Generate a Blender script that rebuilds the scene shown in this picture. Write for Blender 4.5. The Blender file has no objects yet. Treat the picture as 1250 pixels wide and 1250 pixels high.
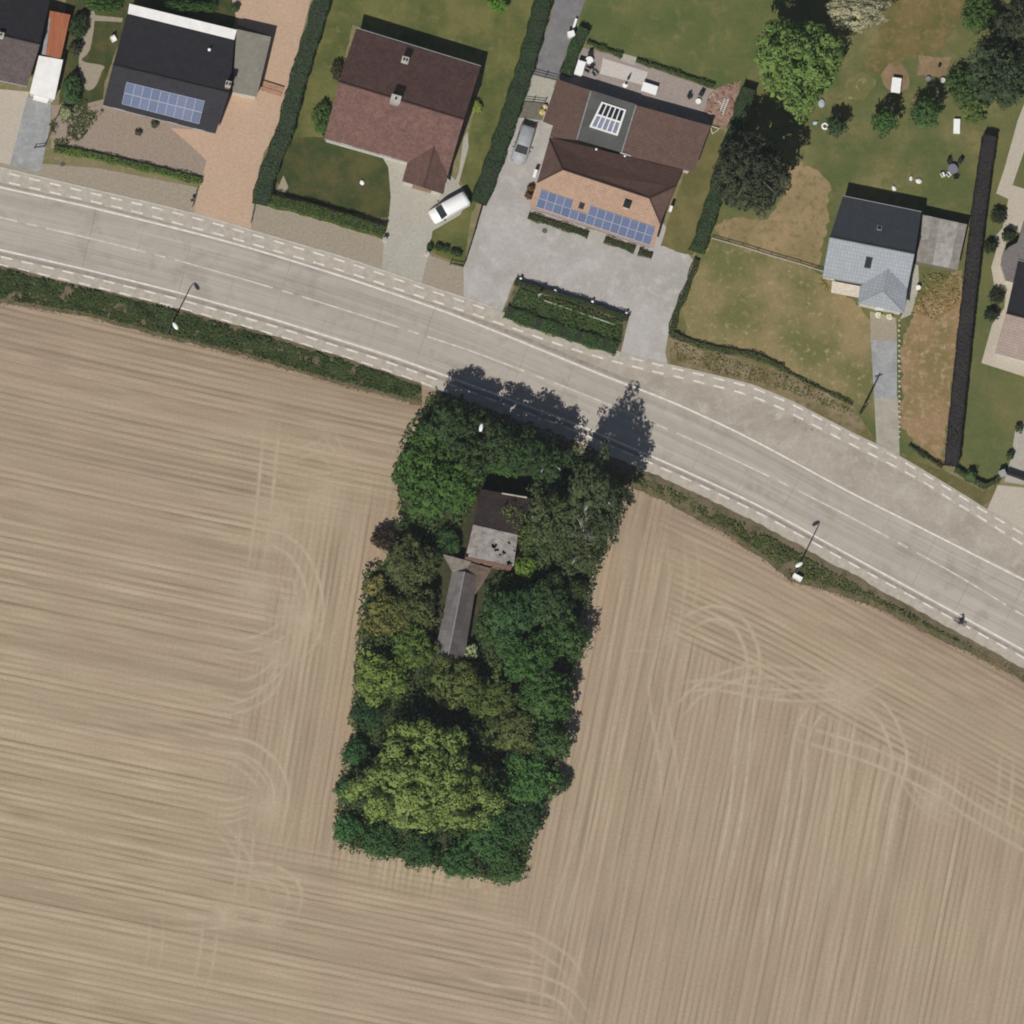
import bpy, bmesh, math, random
import numpy as np
from mathutils import Vector, Matrix
R = math.radians
C = bpy.context.scene
COL = C.collection
rnd = random.Random(7)

# ------------------------------------------------------------------ camera, sky, sun, exposure
H = 1500.0
CP = Vector((-0.09*H, -0.15*H, H))
DIST = CP.length
FW = (-CP).normalized()
RT = FW.cross(Vector((0, 1, 0))).normalized()
UP = RT.cross(FW).normalized()
cam = bpy.data.cameras.new('camera'); co = bpy.data.objects.new('camera', cam); COL.objects.link(co)
M = Matrix((RT, UP, -FW)).transposed().to_4x4(); M.translation = CP
co.matrix_world = M
cam.sensor_width = 36.0; cam.lens = 36.0*DIST/125.0
cam.clip_start = 10.0; cam.clip_end = 6000.0
C.camera = co

HAZE = 0.000020
SUN_EL, SUN_AZ = R(54), R(206)
w = bpy.data.worlds.new('World'); C.world = w; w.use_nodes = True
nt = w.node_tree; bg = nt.nodes['Background']
sk = nt.nodes.new('ShaderNodeTexSky'); sk.sky_type = 'NISHITA'; sk.sun_disc = False
sk.sun_elevation = SUN_EL; sk.sun_rotation = SUN_AZ
nt.links.new(sk.outputs[0], bg.inputs[0]); bg.inputs[1].default_value = 0.05
sl = bpy.data.lights.new('sun', 'SUN'); sl.energy = 4.9; sl.angle = R(0.5); sl.color = (1.0, 0.965, 0.90)
so = bpy.data.objects.new('sun', sl); COL.objects.link(so)
sd = Vector((math.sin(SUN_AZ)*math.cos(SUN_EL), math.cos(SUN_AZ)*math.cos(SUN_EL), math.sin(SUN_EL)))
so.rotation_euler = sd.to_track_quat('Z', 'Y').to_euler(); so.location = sd*300
C.view_settings.view_transform = 'Standard'; C.view_settings.look = 'None'
C.view_settings.exposure = -0.28; C.view_settings.gamma = 1.0
C.render.engine = 'CYCLES'
C.cycles.use_denoising = True
C.cycles.filter_width = 1.9
C.cycles.max_bounces = 8; C.cycles.diffuse_bounces = 5; C.cycles.transmission_bounces = 4

# ------------------------------------------------------------------ helpers
def W(px, py, z=0.0):
    """photo pixel (1250 frame) and a real height -> the point of the place"""
    d = FW*DIST + RT*((px-625.0)*0.1) + UP*((625.0-py)*0.1)
    t = (z-CP.z)/d.z
    return CP + d*t

def tag(o, label=None, cat=None, group=None, kind=None):
    if label: o['label'] = label
    if cat: o['category'] = cat
    if group: o['group'] = group
    if kind: o['kind'] = kind
    return o

def empty(name, loc, label, cat, group=None, rz=0.0):
    o = bpy.data.objects.new(name, None); COL.objects.link(o)
    o.location = loc; o.rotation_euler = (0, 0, rz); o.empty_display_size = 0.2
    return tag(o, label, cat, group)

def link(name, me, mat=None, parent=None, world=True):
    o = bpy.data.objects.new(name, me); COL.objects.link(o)
    if mat is not None and not me.materials: me.materials.append(mat)
    if parent is not None:
        o.parent = parent
        if world:
            # geometry was given in world coordinates: keep it there
            if parent.type == 'EMPTY':
                pm = Matrix.Translation(parent.location) @ Matrix.Rotation(parent.rotation_euler[2], 4, 'Z')
                o.matrix_parent_inverse = pm.inverted()
    return o

class MB:
    """collects shapes, links them as ONE mesh object"""
    def __init__(s): s.bm = bmesh.new(); s.uv = s.bm.loops.layers.uv.new('UVMap')
    def face(s, pts, uvs=None):
        vs = [s.bm.verts.new(p) for p in pts]
        f = s.bm.faces.new(vs)
        if uvs:
            for l, q in zip(f.loops, uvs): l[s.uv].uv = q
        return f
    def box(s, c, size, rz=0.0, rx=0.0, taper=1.0):
        m = Matrix.Translation(Vector(c)) @ Matrix.Rotation(rz, 4, 'Z') @ Matrix.Rotation(rx, 4, 'X')
        x, y, z = size[0]/2, size[1]/2, size[2]/2
        v = [s.bm.verts.new(m @ Vector((a*x*(taper if d > 0 else 1), b*y*(taper if d > 0 else 1), d*z))) for a in (-1, 1) for b in (-1, 1) for d in (-1, 1)]
        for q in ((0,1,3,2), (4,6,7,5), (0,4,5,1), (2,3,7,6), (0,2,6,4), (1,5,7,3)):
            s.bm.faces.new([v[k] for k in q])
        return s
    def tube(s, pts, rad, n=8, cap=True):
        pts = [Vector(p) for p in pts]
        if not hasattr(rad, '__len__'): rad = [rad]*len(pts)
        rings = []
        for i, p in enumerate(pts):
            t = (pts[min(i+1, len(pts)-1)]-pts[max(i-1, 0)]).normalized()
            a = t.orthogonal().normalized() if abs(t.z) < 0.99 else Vector((1, 0, 0)); b = t.cross(a).normalized(); a = b.cross(t).normalized()
            rings.append([s.bm.verts.new(p+(a*math.cos(2*math.pi*k/n)+b*math.sin(2*math.pi*k/n))*rad[i]) for k in range(n)])
        for r0, r1 in zip(rings, rings[1:]):
            for k in range(n): s.bm.faces.new((r0[k], r0[(k+1) % n], r1[(k+1) % n], r1[k]))
        if cap:
            s.bm.faces.new(list(reversed(rings[0]))); s.bm.faces.new(rings[-1])
        return s
    def ball(s, c, r, sub=2, sc=(1, 1, 1), jit=0.0):
        ret = bmesh.ops.create_icosphere(s.bm, subdivisions=sub, radius=1.0)
        for v in ret['verts']:
            k = 1+rnd.uniform(-jit, jit)
            v.co = Vector(c)+Vector((v.co.x*r*sc[0]*k, v.co.y*r*sc[1]*k, v.co.z*r*sc[2]*k))
        return s
    def lathe(s, c, prof, n=16):
        c = Vector(c); rings = []
        for r, z in prof:
            rings.append([s.bm.verts.new(c+Vector((r*math.cos(2*math.pi*k/n), r*math.sin(2*math.pi*k/n), z))) for k in range(n)])
        for r0, r1 in zip(rings, rings[1:]):
            for k in range(n): s.bm.faces.new((r0[k], r0[(k+1) % n], r1[(k+1) % n], r1[k]))
        s.bm.faces.new(list(reversed(rings[0]))); s.bm.faces.new(rings[-1])
        return s
    def torus(s, c, ax, R0, r0, n=24, m=8):
        ax = Vector(ax).normalized(); a = ax.orthogonal().normalized(); b = ax.cross(a)
        g = []
        for i in range(n):
            d = a*math.cos(2*math.pi*i/n)+b*math.sin(2*math.pi*i/n)
            g.append([s.bm.verts.new(Vector(c)+d*(R0+r0*math.cos(2*math.pi*j/m))+ax*r0*math.sin(2*math.pi*j/m)) for j in range(m)])
        for i in range(n):
            for j in range(m):
                s.bm.faces.new((g[i][j], g[(i+1) % n][j], g[(i+1) % n][(j+1) % m], g[i][(j+1) % m]))
        return s
    def slab(s, pts, th, uvdir=None):
        """polygon with thickness th (downwards along its normal); UV in metres: u along uvdir, v across"""
        pts = [Vector(p) for p in pts]
        nrm = Vector((0, 0, 0))
        for i in range(len(pts)):
            a, b = pts[i], pts[(i+1) % len(pts)]
            nrm += Vector(((a.y-b.y)*(a.z+b.z), (a.z-b.z)*(a.x+b.x), (a.x-b.x)*(a.y+b.y)))
        nrm.normalize()
        if nrm.z < 0: pts.reverse(); nrm = -nrm
        u = (Vector(uvdir) if uvdir is not None else pts[1]-pts[0]); u = (u-nrm*u.dot(nrm)).normalized(); v = nrm.cross(u)
        uv = [((p-pts[0]).dot(u), (p-pts[0]).dot(v)) for p in pts]
        s.face(pts, uv)
        lo = [p-nrm*th for p in pts]
        s.face(list(reversed(lo)), list(reversed(uv)))
        n = len(pts)
        for i in range(n):
            j = (i+1) % n
            s.face([pts[j], pts[i], lo[i], lo[j]], [uv[j], uv[i], uv[i], uv[j]])
        return s
    def build(s, name, mat, parent=None, smooth=False, bevel=0.0, seg=2, world=True):
        bmesh.ops.remove_doubles(s.bm, verts=s.bm.verts, dist=1e-5) if bevel else None
        if bevel: 
            es = [e for e in s.bm.edges if e.is_manifold and e.calc_face_angle(0) > 0.5]
            bmesh.ops.bevel(s.bm, geom=es, offset=bevel, segments=seg, affect='EDGES', clamp_overlap=True)
        bmesh.ops.recalc_face_normals(s.bm, faces=s.bm.faces)
        me = bpy.data.meshes.new(name); s.bm.to_mesh(me); s.bm.free()
        if smooth: me.shade_smooth()
        return link(name, me, mat, parent, world)

# ------------------------------------------------------------------ thin summer haze round camera and place
hb = MB(); hb.box((-60, -80, 779.0), (1300, 1300, 1560.0))
hz = hb.build('haze', None); hz['kind'] = 'stuff'
hm = bpy.data.materials.new('haze'); hm.use_nodes = True; ht = hm.node_tree
ht.nodes.remove(ht.nodes['Principled BSDF'])
hv = ht.nodes.new('ShaderNodeVolumePrincipled'); hv.inputs['Density'].default_value = HAZE; hv.inputs['Color'].default_value = (0.80, 0.86, 0.95, 1)
ht.links.new(hv.outputs[0], ht.nodes['Material Output'].inputs['Volume'])
hz.data.materials.append(hm)

# ------------------------------------------------------------------ materials
def newmat(name, rough=0.9, spec=0.2):
    m = bpy.data.materials.new(name); m.use_nodes = True
    b = m.node_tree.nodes['Principled BSDF']; b.inputs['Roughness'].default_value = rough
    b.inputs['Specular IOR Level'].default_value = spec
    return m, m.node_tree, b
def N(t, kind, **kw):
    n = t.nodes.new(kind)
    for k, v in kw.items():
        if k in n.inputs: n.inputs[k].default_value = v
        else: setattr(n, k, v)
    return n
def rgb(c): return (c[0], c[1], c[2], 1.0)
def mixc(t, fac, a, b, mode='MIX'):
    n = t.nodes.new('ShaderNodeMix'); n.data_type = 'RGBA'; n.blend_type = mode
    for sock, v in ((n.inputs[0], fac), (n.inputs[6], a), (n.inputs[7], b)):
        if isinstance(v, (int, float)): sock.default_value = v
        elif isinstance(v, tuple): sock.default_value = rgb(v)
        else: t.links.new(v, sock)
    return n.outputs[2]
def ramp(t, fac, lo, hi):
    n = t.nodes.new('ShaderNodeMapRange'); n.inputs[1].default_value = lo; n.inputs[2].default_value = hi
    t.links.new(fac, n.inputs[0]); return n.outputs[0]
def noise(t, scale, detail=4, coord=None, rough=0.6):
    n = N(t, 'ShaderNodeTexNoise', Scale=scale, Detail=detail, Roughness=rough)
    if coord is not None: t.links.new(coord, n.inputs['Vector'])
    return n.outputs[0]
def ocoord(t): return t.nodes.new('ShaderNodeTexCoord').outputs['Object']
def bump(t, b, h, s, d=0.02):
    n = N(t, 'ShaderNodeBump', Strength=s, Distance=d); t.links.new(h, n.inputs['Height']); t.links.new(n.outputs[0], b.inputs['Normal'])

def ground_mat(name, c1, c2, c3=None, s1=0.15, s2=1.2, grain=0.12, rough=0.95, bs=0.4, lo=0.4, hi=0.62, lo3=0.5, hi3=0.68):
    """patchy ground: c1/c2 in large patches, c3 in mid patches, plus grain"""
    m, t, b = newmat(name, rough, 0.1); oc = ocoord(t)
    col = mixc(t, ramp(t, noise(t, s1, 5, oc), lo, hi), c1, c2)
    if c3: col = mixc(t, ramp(t, noise(t, s2, 5, oc), lo3, hi3), col, c3)
    g = noise(t, 9.0, 4, oc)
    g2 = noise(t, 2.2, 3, oc)
    f = ramp(t, g, 0.25, 0.75); 
    col = mixc(t, grain, col, mixc(t, 1.0, col, mixc(t, f, (0.25,)*3, (1.9,)*3), 'MULTIPLY'))
    col = mixc(t, 0.10, col, mixc(t, 1.0, col, mixc(t, ramp(t, g2, 0.3, 0.7), (0.3,)*3, (1.8,)*3), 'MULTIPLY'))
    t.links.new(col, b.inputs['Base Color'])
    bump(t, b, g, bs, 0.03)
    return m
def plain(name, c, rough=0.6, spec=0.3, var=0.12, scale=3.0, metal=0.0):
    m, t, b = newmat(name, rough, spec); oc = ocoord(t)
    d = tuple(x*(1-var*2) for x in c); e = tuple(min(1, x*(1+var)) for x in c)
    col = mixc(t, ramp(t, noise(t, scale, 5, oc), 0.3, 0.7), d, e)
    t.links.new(col, b.inputs['Base Color']); b.inputs['Metallic'].default_value = metal
    return m
def tile_mat(name, c, var=0.25, rough=0.8, tw=0.32, th=0.36, stain=None, bs=0.6, spec=0.25):
    m, t, b = newmat(name, rough, spec)
    uv = t.nodes.new('ShaderNodeUVMap').outputs[0]; oc = ocoord(t)
    br = N(t, 'ShaderNodeTexBrick', Scale=1.0); br.inputs['Brick Width'].default_value = tw; br.inputs['Row Height'].default_value = th
    br.inputs['Mortar Size'].default_value = 0.02; br.inputs['Mortar Smooth'].default_value = 0.4; br.offset = 0.0
    br.inputs['Color1'].default_value = rgb(tuple(x*(1-var*.6) for x in c)); br.inputs['Color2'].default_value = rgb(tuple(x*(1+var*.5) for x in c))
    br.inputs['Mortar'].default_value = rgb(tuple(x*0.55 for x in c))
    t.links.new(uv, br.inputs['Vector'])
    col = br.outputs[0]
    col = mixc(t, ramp(t, noise(t, 0.7, 6, oc), 0.35, 0.75), col, mixc(t, 1.0, col, (1-var,)*3, 'MULTIPLY'))
    if stain:
        col = mixc(t, ramp(t, noise(t, 1.1, 7, oc, 0.7), 0.55, 0.72), col, stain)
    t.links.new(col, b.inputs['Base Color'])
    sp = t.nodes.new('ShaderNodeSeparateXYZ'); t.links.new(uv, sp.inputs[0])
    md = N(t, 'ShaderNodeMath', operation='FRACT'); dv = N(t, 'ShaderNodeMath', operation='DIVIDE'); dv.inputs[1].default_value = th
    t.links.new(sp.outputs[1], dv.inputs[0]); t.links.new(dv.outputs[0], md.inputs[0])
    inv = N(t, 'ShaderNodeMath', operation='SUBTRACT'); inv.inputs[0].default_value = 1.0; t.links.new(md.outputs[0], inv.inputs[1])
    bump(t, b, inv.outputs[0], bs, 0.03)
    return m
def paver_mat(name, c1, c2, sc=0.22, rot=0.25, rough=0.9, joint=0.7, var=0.3):
    m, t, b = newmat(name, rough, 0.15); oc = ocoord(t)
    mp = t.nodes.new('ShaderNodeMapping'); mp.inputs['Rotation'].default_value = (0, 0, rot); t.links.new(oc, mp.inputs[0])
    br = N(t, 'ShaderNodeTexBrick', Scale=1.0); br.inputs['Brick Width'].default_value = sc; br.inputs['Row Height'].default_value = sc*0.5
    br.inputs['Mortar Size'].default_value = 0.012
    br.inputs['Color1'].default_value = rgb(c1); br.inputs['Color2'].default_value = rgb(tuple(a*(1-var)+d*var for a, d in zip(c1, c2)))
    br.inputs['Mortar'].default_value = rgb(tuple(x*joint for x in c1)); t.links.new(mp.outputs[0], br.inputs['Vector'])
    col = mixc(t, ramp(t, noise(t, 0.28, 6, oc, 0.7), 0.38, 0.68), br.outputs[0], c2)
    col = mixc(t, 0.10, col, mixc(t, ramp(t, noise(t, 3.5, 5, oc), 0.3, 0.7), (0.05,)*3, (0.9,)*3))
    t.links.new(col, b.inputs['Base Color']); bump(t, b, br.outputs[1], -0.25, 0.01)
    return m
def leaf_mat(name):
    m, t, b = newmat(name, 0.7, 0.12)
    oi = t.nodes.new('ShaderNodeObjectInfo'); ge = t.nodes.new('ShaderNodeNewGeometry')
    v = ramp(t, ge.outputs['Random Per Island'], 0, 1)
    k = mixc(t, v, (2.10, 2.10, 1.76), (2.52, 2.44, 2.04))
    oc = ocoord(t)
    k2 = mixc(t, ramp(t, noise(t, 0.55, 3, oc), 0.3, 0.7), (0.80, 0.84, 0.88), (1.16, 1.14, 1.06))
    col = mixc(t, 1.0, mixc(t, 1.0, oi.outputs['Color'], k, 'MULTIPLY'), k2, 'MULTIPLY')
    t.links.new(col, b.inputs['Base Color'])
    tr = t.nodes.new('ShaderNodeBsdfTranslucent'); t.links.new(col, tr.inputs[0])
    mx = t.nodes.new('ShaderNodeMixShader'); mx.inputs[0].default_value = 0.38
    t.links.new(b.outputs[0], mx.inputs[1]); t.links.new(tr.outputs[0], mx.inputs[2])
    t.links.new(mx.outputs[0], t.nodes['Material Output'].inputs[0])
    return m
LEAF = leaf_mat('leaves')
BARK = plain('bark', (0.11, 0.09, 0.07), 0.95)
PALEBARK = plain('pale_bark', (0.42, 0.42, 0.40), 0.9)
CONC = plain('concrete', (0.42, 0.40, 0.36), 0.9, 0.2, 0.12, 2.0)
WHITE = plain('white_paint', (0.80, 0.80, 0.78), 0.5, 0.3, 0.04)
DARK = plain('dark_plastic', (0.02, 0.02, 0.022), 0.5)
GREYM = plain('galvanised_steel', (0.33, 0.34, 0.34), 0.45, 0.5, 0.1, 4.0, 0.6)
ALU = plain('aluminium', (0.75, 0.75, 0.76), 0.4, 0.5, 0.03, 4.0, 0.3)
WOODP = plain('weathered_wood', (0.20, 0.17, 0.14), 0.9)
BRICK = paver_mat('red_brick', (0.27, 0.12, 0.075), (0.20, 0.10, 0.07), 0.22, 0.0)
RENDERW = plain('pale_render', (0.62, 0.58, 0.50), 0.9)
ZINC = plain('zinc', (0.30, 0.31, 0.32), 0.5, 0.4)
m_, t_, b_ = newmat('window_glass', 0.08, 0.6); b_.inputs['Base Color'].default_value = (0.02, 0.025, 0.03, 1); GLASS = m_
SOIL = ground_mat('soil', (0.30, 0.23, 0.15), (0.26, 0.20, 0.13))
# ------------------------------------------------------------------ curves traced along the road
def smooth_curve(pts, sig=22.0):
    xs = np.array([p[0] for p in pts], float); ys = np.array([p[1] for p in pts], float)
    o = np.argsort(xs); xs, ys = xs[o], ys[o]
    g = np.arange(-420, 1700, 4.0)
    s0 = (ys[2]-ys[0])/(xs[2]-xs[0]); s1 = (ys[-1]-ys[-3])/(xs[-1]-xs[-3])
    v = np.interp(g, xs, ys)
    v = np.where(g < xs[0], ys[0]+s0*(g-xs[0]), v); v = np.where(g > xs[-1], ys[-1]+s1*(g-xs[-1]), v)
    k = np.arange(-24, 25)*4.0; kern = np.exp(-0.5*(k/sig)**2); kern /= kern.sum()
    vp = np.concatenate([v[0]+(v[1]-v[0])*np.arange(-24, 0), v, v[-1]+(v[-1]-v[-2])*np.arange(1, 25)])
    sm = np.convolve(vp, kern, 'valid')
    return lambda x: np.interp(x, g, sm)
yN = smooth_curve([(0,228.6),(102,251),(179,270),(256,289),(320,307),(420,338),(540,379),(617,409),(704,445),(740,460),(820,490),(906,530),(957.6,557.5),(1035,600),(1115.6,640),(1250,708)])
yC = smooth_curve([(15,269),(123,294),(235,322.6),(356,358),(420,378),(575,428),(689,472),(739,492),(830,530),(947.6,585.5),(1038,631),(1159,696),(1250,752)])
yS = smooth_curve([(0,305),(101,328),(222,358),(336,390),(420,417),(460.5,429),(548,460),(702,517),(786,553),(830,572),(931,619),(1032,675),(1166,748),(1250,794)])
yPi = smooth_curve([(20,225),(72,237),(123,248),(175,261),(229,276),(282,290),(420,331),(540,371),(568,380),(591,388),(613,396),(638.6,405),(663,414),(690,423),(714,431),(741,439),(765,445),(790,452),(819,458),(844,464),(868,470),(894,476),(920,484),(944,494),(966,504),(988.6,516.5),(1013,529),(1088,567),(1112,579.5),(1135,592),(1152.6,605.7),(1179.5,621),(1201,634),(1223,649),(1243,661)], 12)
yPo = smooth_curve([(22,214.5),(73,226.5),(125,239),(178,251),(230,264),(256,271),(310,287),(420,319),(540,360),(568,368.5),(640,394),(714,420),(765,436),(819,449),(844,454.5),(920,473),(945,484),(971,495),(994,508),(1018,520),(1040,532),(1066,544),(1090,556),(1114,570),(1183,612),(1206,627.5),(1230,640),(1247,651)], 12)
def perp(fn, x, off):
    """point at distance off (px, downwards positive) from the curve"""
    s = (fn(x+3)-fn(x-3))/6.0; k = 1/math.sqrt(1+s*s)
    return x-s*k*off, fn(x)+k*off
XS = np.arange(-300, 1581, 5.0)
def strip(name, f0, o0, f1, o1, z, mat, x0=-300, x1=1580, nv=1, kind='structure', parent=None):
    """sheet between two curves; UV in metres: u along, v across from the f0 side"""
    xs = [x for x in XS if x0 <= x <= x1]
    P, U, F = [], [], []; u = 0.0; last = None
    for x in xs:
        s_ = (f0(x+3)-f0(x-3))/6.0; x1 = x
        for _ in range(6): x1 = x-s_*(f1(x1)-f0(x))
        a = W(*perp(f0, x, o0), z); b = W(*perp(f1, x1, o1), z)
        mid = (a+b)/2; u += (mid-last).length if last else 0.0; last = mid
        for k in range(nv+1):
            P.append(a.lerp(b, k/nv)); U.append((u, (b-a).length*k/nv))
    q = nv+1
    for i in range(len(xs)-1):
        for k in range(nv): F.append((i*q+k, (i+1)*q+k, (i+1)*q+k+1, i*q+k+1))
    me = bpy.data.meshes.new(name); me.from_pydata(P, [], [tuple(reversed(f)) for f in F])
    ul = me.uv_layers.new(name='UVMap')
    for l in me.loops: ul.data[l.index].uv = U[l.vertex_index]
    o = link(name, me, mat, parent)
    if kind: o['kind'] = kind
    return o
JAG = {'lawn': 1.2, 'dry_grass': 4.5, 'bare_patch': 2.5, 'verge': 1.6, 'rubble_bed': 2.0}
def sheet(name, pts, z, mat, kind='structure', smooth=0):
    if smooth:
        q = []
        n = len(pts)
        for i in range(n):
            p0, p1, p2, p3 = (np.array(pts[(i+k-1) % n], float) for k in range(4))
            for t in (0, .25, .5, .75):
                q.append(tuple(0.5*((2*p1)+(-p0+p2)*t+(2*p0-5*p1+4*p2-p3)*t*t+(-p0+3*p1-3*p2+p3)*t**3)))
        pts = q
    if name in JAG:
        q = []; j = JAG[name]; rr = random.Random(len(pts)*31+int(pts[0][0])); o = 0.0
        for (x0, y0), (x1, y1) in zip(pts, pts[1:]+pts[:1]):
            l_ = math.hypot(x1-x0, y1-y0)+1e-6; n_ = max(1, int(l_/4)); 
            for k in range(n_):
                o = o*0.6+rr.uniform(-j, j)*0.6
                q.append((x0+(x1-x0)*k/n_-(y1-y0)/l_*o, y0+(y1-y0)*k/n_+(x1-x0)/l_*o))
        pts = q
    bm = bmesh.new()
    vs = [bm.verts.new(W(p[0], p[1], z)) for p in pts]
    f = bm.faces.new(vs); f.normal_update()
    if f.normal.z < 0: f.normal_flip()
    bmesh.ops.triangulate(bm, faces=bm.faces[:])
    me = bpy.data.meshes.new(name); bm.to_mesh(me); bm.free()
    o = link(name, me, mat)
    if kind: o['kind'] = kind
    return o

# ------------------------------------------------------------------ ground and field
GROUND = ground_mat('dry_ground', (0.20, 0.17, 0.09), (0.16, 0.15, 0.07), (0.27, 0.21, 0.13))
mb = MB(); S = 420.0
mb.face([(-S, -S, 0), (S, -S, 0), (S, S, 0), (-S, S, 0)])
mb.build('ground', GROUND)['kind'] = 'structure'

rs = np.random.RandomState(11)
def vnoise(x, y, seed):
    r = np.random.RandomState(seed).rand(257, 257)
    xi = np.floor(x).astype(int); yi = np.floor(y).astype(int); fx = x-xi; fy = y-yi
    fx = fx*fx*(3-2*fx); fy = fy*fy*(3-2*fy); a = xi % 256; b = yi % 256
    return (r[a, b]*(1-fx)+r[a+1, b]*fx)*(1-fy)+(r[a, b+1]*(1-fx)+r[a+1, b+1]*fx)*fy
def sstep(a, b, x):
    t = np.clip((x-a)/(b-a), 0, 1); return t*t*(3-2*t)
def rowprof(c, seed):
    r = np.random.RandomState(seed); A = r.randn(4096); B = r.randn(4096); D = r.randn(4096); Ph = r.rand(4096)
    def it(arr, q):
        q = q+900.0; i = np.floor(q).astype(int); f = q-i; f = f*f*(3-2*f)
        return arr[i % 4096]*(1-f)+arr[(i+1) % 4096]*f
    q = c/0.78; amp = 0.45+1.25*np.clip(it(Ph, q/1.0), 0, 1)**2
    row = np.cos(2*np.pi*q)*amp
    return 1.38*(0.32-np.clip(np.cos(2*np.pi*q), 0, 1)**1.6)*amp+0.30*it(A, c/0.42)+0.13*it(B, c/1.5)+0.10*it(D, c/5.5)
def polydist(X, Y, pl, rad):
    out = np.full(X.shape, 1e3)
    for (ax, ay), (bx, by) in zip(pl, pl[1:]):
        i0 = np.searchsorted(gx, min(ax, bx)-rad); i1 = np.searchsorted(gx, max(ax, bx)+rad)
        j0 = np.searchsorted(gy, min(ay, by)-rad); j1 = np.searchsorted(gy, max(ay, by)+rad)
        if i1 <= i0 or j1 <= j0: continue
        x = X[j0:j1, i0:i1]; y = Y[j0:j1, i0:i1]; dx, dy = bx-ax, by-ay
        t = np.clip(((x-ax)*dx+(y-ay)*dy)/(dx*dx+dy*dy+1e-9), 0, 1)
        d = np.hypot(x-ax-t*dx, y-ay-t*dy); out[j0:j1, i0:i1] = np.minimum(out[j0:j1, i0:i1], d)
    return out
def crom(pts, n=6):
    pts = [np.array(p, float) for p in pts]; P = [2*pts[0]-pts[1]]+pts+[2*pts[-1]-pts[-2]]; q = []
    for i in range(1, len(P)-2):
        p0, p1, p2, p3 = P[i-1:i+3]
        for k in range(n):
            t = k/n; q.append(tuple(0.5*((2*p1)+(-p0+p2)*t+(2*p0-5*p1+4*p2-p3)*t*t+(-p0+3*p1-3*p2+p3)*t**3)))
    q.append(tuple(pts[-1])); return q
def offs(pl, d):
    out = []
    for i, p in enumerate(pl):
        a = pl[max(i-1, 0)]; b = pl[min(i+1, len(pl)-1)]; l = math.hypot(b[0]-a[0], b[1]-a[1])+1e-9
        out.append((p[0]-(b[1]-a[1])/l*d, p[1]+(b[0]-a[0])/l*d))
    return out
gx = np.arange(-240, 1500, 1.6); gy = np.arange(290, 1460, 1.6)
X, Y = np.meshgrid(gx, gy)
# rows of the west part follow the road, then a headland strip follows the wood
n1 = vnoise(X/60, Y/60, 1)-0.5; n2 = vnoise(X/22, Y/22, 2)-0.5
cW = (Y-0.203*X-0.04*X*np.clip((700-Y)/350, 0, 1))*0.0978
cSt = (X+0.163*Y)*0.0987
cE = (X+0.20*Y)*0.098
dH = (Y-yS(X)-20)*0.88
cH = dH*0.1
xs_ = 475-0.163*(Y-600)
lft = xs_-X
wSt = (1-sstep(85, 165, lft+40*n2+25*n1))*sstep(555, 660, Y+20*n1)*(1-sstep(1015, 1085, Y+0.2*(xs_-X)+20*n1))
wE = np.where(Y < 1085, (X > 560)*1.0, sstep(-16, 16, X-(628+0.30*(Y-1085))+18*n2))
wH = (1-sstep(150, 182, dH+45*n1+25*n2))*sstep(795, 850, X+0.06*(Y-640)+30*n2)
pW, pS, pE, pH = rowprof(cW, 21), rowprof(cSt, 22), rowprof(cE, 23), rowprof(cH, 24)
stk = lambda al, cr, sd: (vnoise(al/38.0+50, cr*10/3.2+90, sd)-0.5)*1.0
pW += stk(X+0.2*Y, cW, 31); pS += stk(Y-0.16*X, cSt, 32); pE += stk(Y-0.2*X, cE, 33); pH += stk(X+0.45*Y, cH, 34)
west = pW*(1-wSt)*1.0+pS*wSt*0.95
east = pE*(1-wH)*0.72+pH*wH*1.0
tone = west*(1-wE)+east*wE
tone = tone*1.0*(0.60+0.8*vnoise(X/90+7, Y/90+3, 5))
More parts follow.
